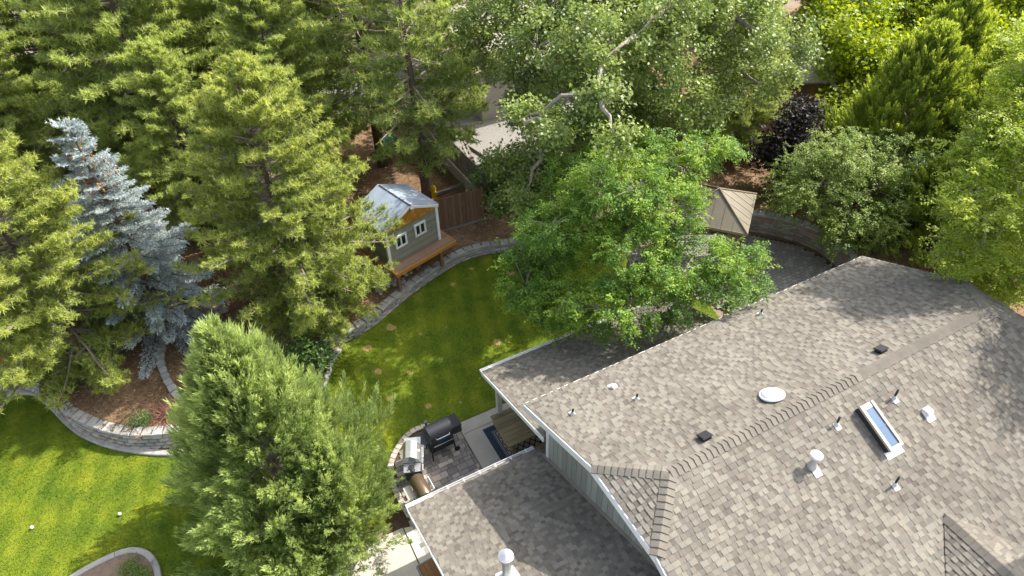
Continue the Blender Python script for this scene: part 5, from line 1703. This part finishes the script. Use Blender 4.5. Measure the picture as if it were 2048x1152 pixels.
# --- broadleaf trees from crown lobes
def lobe_tree(name, label, cat, base, blobs, leafm, barkm, trunk_r, style, ln, wd, clumps, per, seed, trunk_top=None, fr_len=.5, tmid=.45, trunk_path=None, cs=.28, limb_r=.05, droop=.35):
    rng = np.random.RandomState(seed)
    bx_, by_, bz_ = base
    root = tree_root(name, label, cat, base)
    blobs = [tuple(b) + (1.0,) if len(b) == 4 else b for b in blobs]
    Bl = np.array(blobs, float)
    Bl[:, :3] -= np.array(base)
    tt = np.array(trunk_top if trunk_top else (Bl[:, 0].mean() * .6, Bl[:, 1].mean() * .6, max(.8, Bl[:, 2].mean() * .7)))
    if trunk_path:
        tpath = [np.array(p) - np.array(base) for p in trunk_path]
    else:
        tpath = [np.array([0, 0, -.15]), tt * np.array([.15, .15, .4]), tt * np.array([.5, .5, .75]), tt]
    tr = MB().tube(tpath, list(np.linspace(trunk_r, trunk_r * .5, len(tpath))), 10)
    part('trunk', tr, M[barkm], root, smooth=True)
    br = MB()
    V_, F_, T_ = [], [], []
    nv = 0
    P, TA, NN, LL, TI = [], [], [], [], []
    nodes = list(tpath[1:])
    Bl = Bl[np.argsort([min(np.linalg.norm(b[:3] - q_) for q_ in nodes) for b in Bl])]
    for bx2, by2, bz2, r, dn_ in Bl:
        c = np.array([bx2, by2, bz2])
        s0 = min(nodes, key=lambda q_: np.linalg.norm(q_ - c) + max(0, q_[2] - c[2]) * .6)
        nodes.append(c)
        dl = np.linalg.norm(c - s0)
        pth = [s0 + (c - s0) * q_ + np.array([0, 0, .22 * dl * q_ * (1 - q_)]) + rng.normal(size=3) * .07 * dl * (q_ > 0) * (q_ < 1) for q_ in (0, .25, .5, .75, 1)]
        br.tube(pth, [limb_r * (1.2 - .95 * q_) for q_ in (0, .25, .5, .75, 1)], 6, False)
        nc = max(4, int(clumps * r * r * dn_))
        for q in range(nc):
            d = rand_dirs(1, rng)[0]
            d[2] = d[2] * .9 + .15
            cc = c + d * r * rng.uniform(.5, 1.08) * np.array([1, 1, .85])
            if cc[2] + bz_ < .15: continue
            if rng.rand() < .5:
                br.tube([c + (cc - c) * .15, (c + cc) / 2 + np.array([0, 0, .05]), cc], [limb_r * .3, limb_r * .2, .006], 4, False)
            outw = unit(cc - c)
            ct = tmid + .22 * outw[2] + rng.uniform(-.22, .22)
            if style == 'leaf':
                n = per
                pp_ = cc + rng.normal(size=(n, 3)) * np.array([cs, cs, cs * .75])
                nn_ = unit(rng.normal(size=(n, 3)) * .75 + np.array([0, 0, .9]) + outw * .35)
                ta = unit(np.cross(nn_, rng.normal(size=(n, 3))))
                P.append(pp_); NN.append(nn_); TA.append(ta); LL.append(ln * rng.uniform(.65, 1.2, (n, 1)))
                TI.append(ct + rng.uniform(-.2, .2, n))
            else:
                for fq in range(per):
                    h0 = outw + rng.normal(size=3) * .75
                    h0[2] = h0[2] * .45 + .12
                    fd = unit(h0)
                    fl = fr_len * rng.uniform(.6, 1.2)
                    m_ = max(6, int(fl / ln * 2.6))
                    s_ = np.linspace(.1, 1, m_)
                    start = cc + rng.normal(size=3) * cs * .7
                    pts_ = start + fd * (s_ * fl)[:, None] + np.array([0, 0, -1.0]) * (s_ ** 2 * fl * droop)[:, None]
                    td = unit(np.gradient(pts_, axis=0))
                    sdv = unit(np.cross(td, [0, 0, 1]))
                    for sg in (-1, 1):
                        ta = unit(sdv * sg + td * .55 + np.array([0, 0, -.15]) + rng.normal(size=(m_, 3)) * .38)
                        nn_ = unit(np.array([0, 0, 1.0]) + rng.normal(size=(m_, 3)) * .5)
                        P.append(pts_ + rng.normal(size=(m_, 3)) * ln * .3); TA.append(ta); NN.append(nn_)
                        LL.append((ln * (1.15 - .5 * s_) * rng.uniform(.8, 1.2, m_))[:, None])
                        TI.append(ct + .12 * (s_ - .5) + rng.uniform(-.12, .12, m_))
                    if style == 'twig' and rng.rand() < .3:
                        br.tube([pts_[0], pts_[m_ // 2], pts_[-1]], [.009, .007, .003], 3, False)
    part('branches', br, M[barkm], root)['kind'] = 'stuff'
    P, TA, NN, LL, TI = np.concatenate(P), np.concatenate(TA), np.concatenate(NN), np.concatenate(LL), np.concatenate(TI)
    V, F = leaf_quads(P, TA, NN, LL, wd)
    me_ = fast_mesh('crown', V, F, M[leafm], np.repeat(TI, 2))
    link('crown', me_, root)
    return root, len(F)

LOCUST = [(7.29, 13.75, 3.2, 0.94), (8.53, 14.11, 4.2, 1.13), (7.64, 12.3, 3.4, 0.94), (8.4, 11.04, 3.9, 0.96), (10.03, 13.67, 5.4, 1.1), (9.4, 11.8, 4.9, 1.18), (12.19, 12.99, 6.2, 0.9), (10.84, 12.03, 5.6, 1.12), (10.7, 10.74, 4.6, 1.04), (12.5, 11.0, 3.8, 0.68), (10.26, 14.72, 5.7, 0.68), (13.48, 13.34, 6.3, 0.67), (12.29, 10.28, 3.7, 0.72), (9.66, 10.42, 4.2, 0.82), (7.88, 14.5, 3.6, 0.69), (10.5, 15.9, 4.6, 1.0), (12.3, 15.6, 5.2, 1.1), (12.7, 15.4, 5.3, .7), (9.2, 15.6, 4.0, .8), (9.3, 13.2, 6.2, .8), (9.9, 12.3, 6.6, .8), (8.0, 13.5, 5.3, .8), (11.3, 9.7, 5.1, .75)]
r_ = lobe_tree('locust_tree', 'bright green feathery leaved tree overhanging the patio roof', 'tree', (10.9, 13.3, 0), LOCUST, 'locust_leaf', 'greybark', .16, 'frond', .085, .3, 29, 13, 31, trunk_path=[(10.9, 13.3, -.1), (10.8, 13.2, 1.5), (10.5, 12.9, 3.0), (10.4, 12.7, 4.2), (10.6, 12.6, 5.2)], fr_len=.36, cs=.18, limb_r=.05)
COTTON = [(10.9, 23.8, 7.2, 1.5), (11.89, 20.99, 8.29, 1.56), (13.55, 19.5, 8.6, 1.68), (15.92, 18.74, 8.38, 1.71), (17.75, 17.44, 7.92, 1.62), (17.34, 15.13, 7.96, 1.03), (10.5, 23.3, 5.7, 1.15), (11.58, 20.79, 6.64, 1.52), (12.21, 17.93, 7.74, 1.53), (14.04, 16.93, 7.7, 1.53), (17.82, 17.76, 5.99, 1.65), (18.03, 15.32, 6.36, 0.76), (11.07, 20.26, 5.16, 1.0), (11.85, 18.13, 5.9, 1.36), (14.3, 17.76, 5.71, 1.32), (15.0, 15.71, 6.06, 0.99), (12.9, 19.9, 3.3, 1.1), (11.2, 19.0, 2.7, 1.0), (10.9, 19.9, 3.2, 0.85), (10.4, 18.9, 2.5, 0.8), (9.2, 17.3, 3.7, .6, .8), (9.4, 18.6, 2.3, .8, 1.3), (10.5, 19.4, 1.9, .8, 1.2), (9.9, 19.8, 3.1, .9, 1.2), (11.6, 20.3, 3.6, .9), (10.4, 18.2, 4.6, .9, .6), (12, 17.6, 5.3, 1.0, .6), (10.1, 14.5, 8.3, .5, 1.6), (9.0, 15.2, 7.3, .45, 1.8), (8.7, 16.4, 7.2, .5, 1.5), (10.9, 15.6, 8.6, .5, 1.6), (9.9, 13.3, 7.6, .45, 1.8), (12.4, 16.2, 8.9, .8, .7), (13.8, 16.8, 9.2, 1.1, .5), (11.4, 17.6, 8.9, 1.0, .5), (10.6, 18.9, 8.0, 1.1, .6), (15.0, 17.2, 9.2, 1.1, .7), (13.6, 18.6, 4.4, 1.2), (15.4, 18.4, 4.8, 1.2), (15.6, 21.33, 8.89, 2.16), (18.84, 19.66, 8.62, 2.0), (12.76, 22.53, 9.06, 1.78)]  # a few small dense high lobes are added to dapple the lawn with shade
r2_ = lobe_tree('cottonwood_tree', 'huge cottonwood with shiny leaves and leaning grey trunk', 'tree', (15.5, 21.2, .45), COTTON, 'cotton_leaf', 'greybark', .38, 'leaf', .125, .4, 16, 125, 32, trunk_path=[(15.5, 21.2, .3), (15.9, 20.9, 1.8), (16.3, 20.3, 3.6), (15.4, 19.2, 5.2), (14.4, 18.2, 6.8)], cs=.21, limb_r=.075, tmid=.42)
MAPLE = [(30.28, 22.91, 3.19, 1.76), (32.48, 21.81, 3.35, 2.0), (35.02, 20.55, 3.75, 1.99), (37.61, 19.26, 3.41, 2.0), (29.19, 20.1, 2.43, 1.55), (26.16, 18.26, 1.9, 1.13), (31.98, 19.83, 2.4, 1.46), (38.26, 17.82, 2.25, 1.75), (27.75, 20.82, 2.24, 0.96), (35.66, 19.11, 2.6, 1.49), (31.47, 23.43, 5.01, 2.23), (35.35, 21.5, 5.34, 2.21), (38.7, 19.83, 5.22, 2.22), (28.2, 19.2, 3.6, 1.3), (30.0, 18.6, 3.4, 1.4), (27.2, 19.8, 4.4, 1.1), (33.5, 17.8, 3.4, 1.5), (29.0, 21.5, 5.0, 1.5)]
r3_ = lobe_tree('maple_tree', 'vivid yellow green broadleaf tree in the upper right corner', 'tree', (33.5, 20.8, .4), MAPLE, 'maple_leaf', 'greybark', .3, 'leaf', .2, .42, 22, 46, 33, cs=.36, limb_r=.1)
WILLOW = [(15.9, 6.95, 7.3, 0.75), (17.01, 7.47, 7.75, 0.92), (17.76, 6.66, 6.63, 0.94), (16.2, 6.5, 5.92, 0.7), (17.13, 6.02, 5.39, 0.82), (17.05, 6.95, 8.41, 0.7), (16.8, 7.35, 5.77, 0.52), (16.96, 7.66, 8.49, 0.54), (17.0, 5.1, 5.6, 0.7), (17.8, 5.0, 7.6, 1.1), (18.0, 3.8, 7.6, 1.1), (17.6, 6.6, 4.2, .8), (17.2, 2.9, 7.2, .9), (18.5, 7.2, 9.5, 1.0), (17.8, 7.9, 8.7, .8), (18.7, 8.5, 9.6, .9), (17.6, 4.2, 9.1, .8, .6), (17.3, 3.2, 8.7, .8, .6), (18.2, 6.2, 9.2, .9)]
r4_ = lobe_tree('siberian_elm', 'light green arching tree with pale twigs at the right edge', 'tree', (17.5, 5.9, .65), WILLOW, 'willow_leaf', 'greybark', .17, 'twig', .10, .24, 34, 11, 34, fr_len=.5, cs=.25, limb_r=.05, droop=.2)
ELM = [(19.08, 13.4, 3.09, 0.98), (18.4, 13.52, 2.61, 0.72), (19.92, 12.43, 2.09, 1.08), (19.1, 12.02, 1.8, 0.7), (20.93, 12.48, 2.8, 0.99), (19.74, 13.41, 3.91, 0.88), (20.64, 11.51, 1.7, 0.81), (20.0, 14.7, 2.9, .8), (19.7, 15.2, 2.3, .6), (21.2, 13.6, 3.6, .9), (22.0, 12.6, 3.4, .9)]
r5_ = lobe_tree('elm_tree', 'loose small leaved green tree hanging over the rose block wall', 'tree', (20.6, 12.9, .85), ELM, 'elm_leaf', 'greybark', .1, 'twig', .085, .3, 34, 10, 35, fr_len=.42, cs=.3, limb_r=.035)
PLUM = [(21.07, 16.77, 3.3, 0.8), (20.53, 16.59, 2.23, .9), (21.57, 16.07, 2.3, .9), (20.8, 16.01, 1.5, 0.75), (21.5, 16.8, 3.7, 0.55), (19.93, 16.89, 2.3, 0.5)]
lobe_tree('plum_tree', 'dark purple leaved plum tree above the gazebo bank', 'tree', (21.1, 16.3, .65), PLUM, 'plum_leaf', 'bark', .09, 'leaf', .15, .42, 40, 46, 36, cs=.26, limb_r=.035)
lobe_tree('evergreen_shrub', 'dark green evergreen shrub at the corner of the cedar fence', 'shrub', (9.95, 21.6, .45), [(9.9, 21.7, 2.0, .77), (10.4, 21.6, 2.25, .71), (9.5, 21.5, 1.2, .62), (10.2, 21.4, 1.2, .62)], 'shrub_leaf', 'bark', .07, 'frond', .09, .25, 40, 7, 37, fr_len=.35, cs=.2, limb_r=.03)
lobe_tree('broadleaf_shrub', 'dark round leaved shrub where the grey wall meets the juniper', 'shrub', (.75, 16.5, .12), [(.71, 16.8, 1.0, .61), (1.2, 16.6, .75, .55), (.74, 16.3, .5, .62), (.2, 16.7, .6, .55)], 'shrub_leaf', 'twig', .04, 'leaf', .1, .42, 55, 26, 38, cs=.16, limb_r=.02)
lobe_tree('small_shrub', 'small dense green shrub in the mulch above the tan wall', 'shrub', (-4.25, 16.45, .58), [(-4.25, 16.5, .78, .3), (-4.15, 16.4, .9, .2)], 'shrub_leaf', 'twig', .02, 'leaf', .05, .35, 170, 36, 39, cs=.08, limb_r=.012)

# bare red-twigged shrub
rng = np.random.RandomState(77)
tw = thing('barberry_shrub', 'bare reddish twiggy shrub beside the small green shrub', 'shrub', (-3.6, 16.45, .58))
mb = MB()
for k in range(70):
    d = unit(np.array([rng.normal(), rng.normal(), abs(rng.normal()) * .7 + .25]))
    L = rng.uniform(.3, .7)
    p1 = d * L * .5 + rng.normal(size=3) * .03
    p2 = d * L + np.array([0, 0, -.08])
    mb.tube([(0, 0, 0), p1, p2], [.012, .009, .004], 4, False)
    for q in range(3):
        e = p1 + (p2 - p1) * rng.rand()
        mb.tube([e, e + unit(d + rng.normal(size=3) * .6) * .2], [.006, .003], 3, False)
part('stems', mb, M['redtwig'], tw)

# low weeds at the wall top and in the soil bed, hanging vine at the porch
def ground_cover(name, label, pts, leafm, n, ln, seed):
    rng = np.random.RandomState(seed)
    Pc = np.array(pts, float)
    idx = rng.randint(0, len(Pc), n)
    P = Pc[idx, :3] + rng.normal(size=(n, 3)) * Pc[idx, 3:4] * np.array([1, 1, .0])
    P[:, 2] += rng.uniform(0, .14, n)
    nn_ = unit(rng.normal(size=(n, 3)) * .6 + np.array([0, 0, 1]))
    ta = unit(np.cross(nn_, rng.normal(size=(n, 3))))
    V, F = leaf_quads(P, ta, nn_, ln * rng.uniform(.6, 1.2, (n, 1)), .3)
    o = link(name, fast_mesh(name, V, F, M[leafm], np.repeat(rng.uniform(.1, .8, n), 2)))
    return tag(o, label, 'ground cover', kind='stuff')
ground_cover('creeping_plants', 'low creeping greenery spilling over the wall top at left', [(-8.0, 20.9, .62, .3), (-7.3, 20.6, .62, .25), (-6.6, 20.0, .62, .3), (-6.2, 19.4, .62, .2), (-5.6, 19.6, .62, .3)], 'elm_leaf', 5200, .055, 81)
ground_cover('bed_weeds', 'small green weeds growing in the rimmed soil bed', [(-5.2, 12.3, .03, .14), (-5.0, 12.0, .03, .12), (-5.4, 12.0, .03, .1), (-4.9, 11.8, .03, .1)], 'elm_leaf', 1600, .05, 82)

# pine straw and twigs on the mulch
def litter(n, seed):
    rng = np.random.RandomState(seed)
    X = rng.uniform(-9, 23, n)
    Y = rng.uniform(10, 30, n)
    ok = inside(bedpoly, X, Y) & ~((X > 9.45) & (X < 22.7) & (Y > 22.1))
    X, Y = X[ok], Y[ok]
    Zl = bed_z(X, Y) + .012
    n = len(X)
    P = np.stack([X, Y, Zl], 1)
    a = rng.uniform(0, 6.28, n)
    T = np.stack([np.cos(a), np.sin(a), rng.uniform(-.1, .3, n)], 1)
    L = rng.uniform(.06, .18, (n, 1))
    W2 = np.stack([-np.sin(a), np.cos(a), np.zeros(n)], 1) * rng.uniform(.008, .03, (n, 1))
    return tri_mesh('pine_straw', P - W2, P + W2, P + T * L, M['straw'], rng.uniform(0, 1, n))
M['straw'] = leaf_mat('dry_pine_straw', (0.10, 0.06, 0.035), (0.22, 0.13, 0.075), (0.42, 0.29, 0.18), 0.85, 0.05, 0.1, gain=1.0)
tag(link('pine_straw', litter(60000, 5)), 'dry brown needles and twigs scattered over the mulch', 'litter', kind='stuff')

# grass blades over the lawn
def grass(n, seed):
    rng = np.random.RandomState(seed)
    X = np.r_[rng.uniform(-10.5, 2.0, int(n * .55)), rng.uniform(0, 14.5, int(n * .45))]
    Y = rng.uniform(10, 21.5, len(X))
    ok = inside(lawn_poly, X, Y)
    inbed = inside([tuple(p) for p in catmull(bedrim, .4)] + [(-9, 8)], X, Y)
    X, Y = X[ok & ~inbed], Y[ok & ~inbed]
    n = len(X)
    P = np.stack([X, Y, np.zeros(n) - .004], 1)
    up = unit(np.stack([rng.normal(size=n) * .45, rng.normal(size=n) * .45, np.ones(n)], 1))
    a = rng.uniform(0, 6.28, n)
    W2 = np.stack([-np.sin(a), np.cos(a), np.zeros(n)], 1) * rng.uniform(.005, .011, (n, 1))
    return tri_mesh('grass', P - W2, P + W2, P + up * rng.uniform(.025, .06, (n, 1)), M['grass'], rng.uniform(0, 1, n))
tag(link('grass', grass(360000, 6)), 'mown green grass covering both lawns', 'grass', kind='stuff')

print('pavers', npv, 'tris', sum(len(m.polygons) for m in bpy.data.meshes), 'lobe', r_[1], r2_[1], r3_[1], r4_[1], r5_[1])
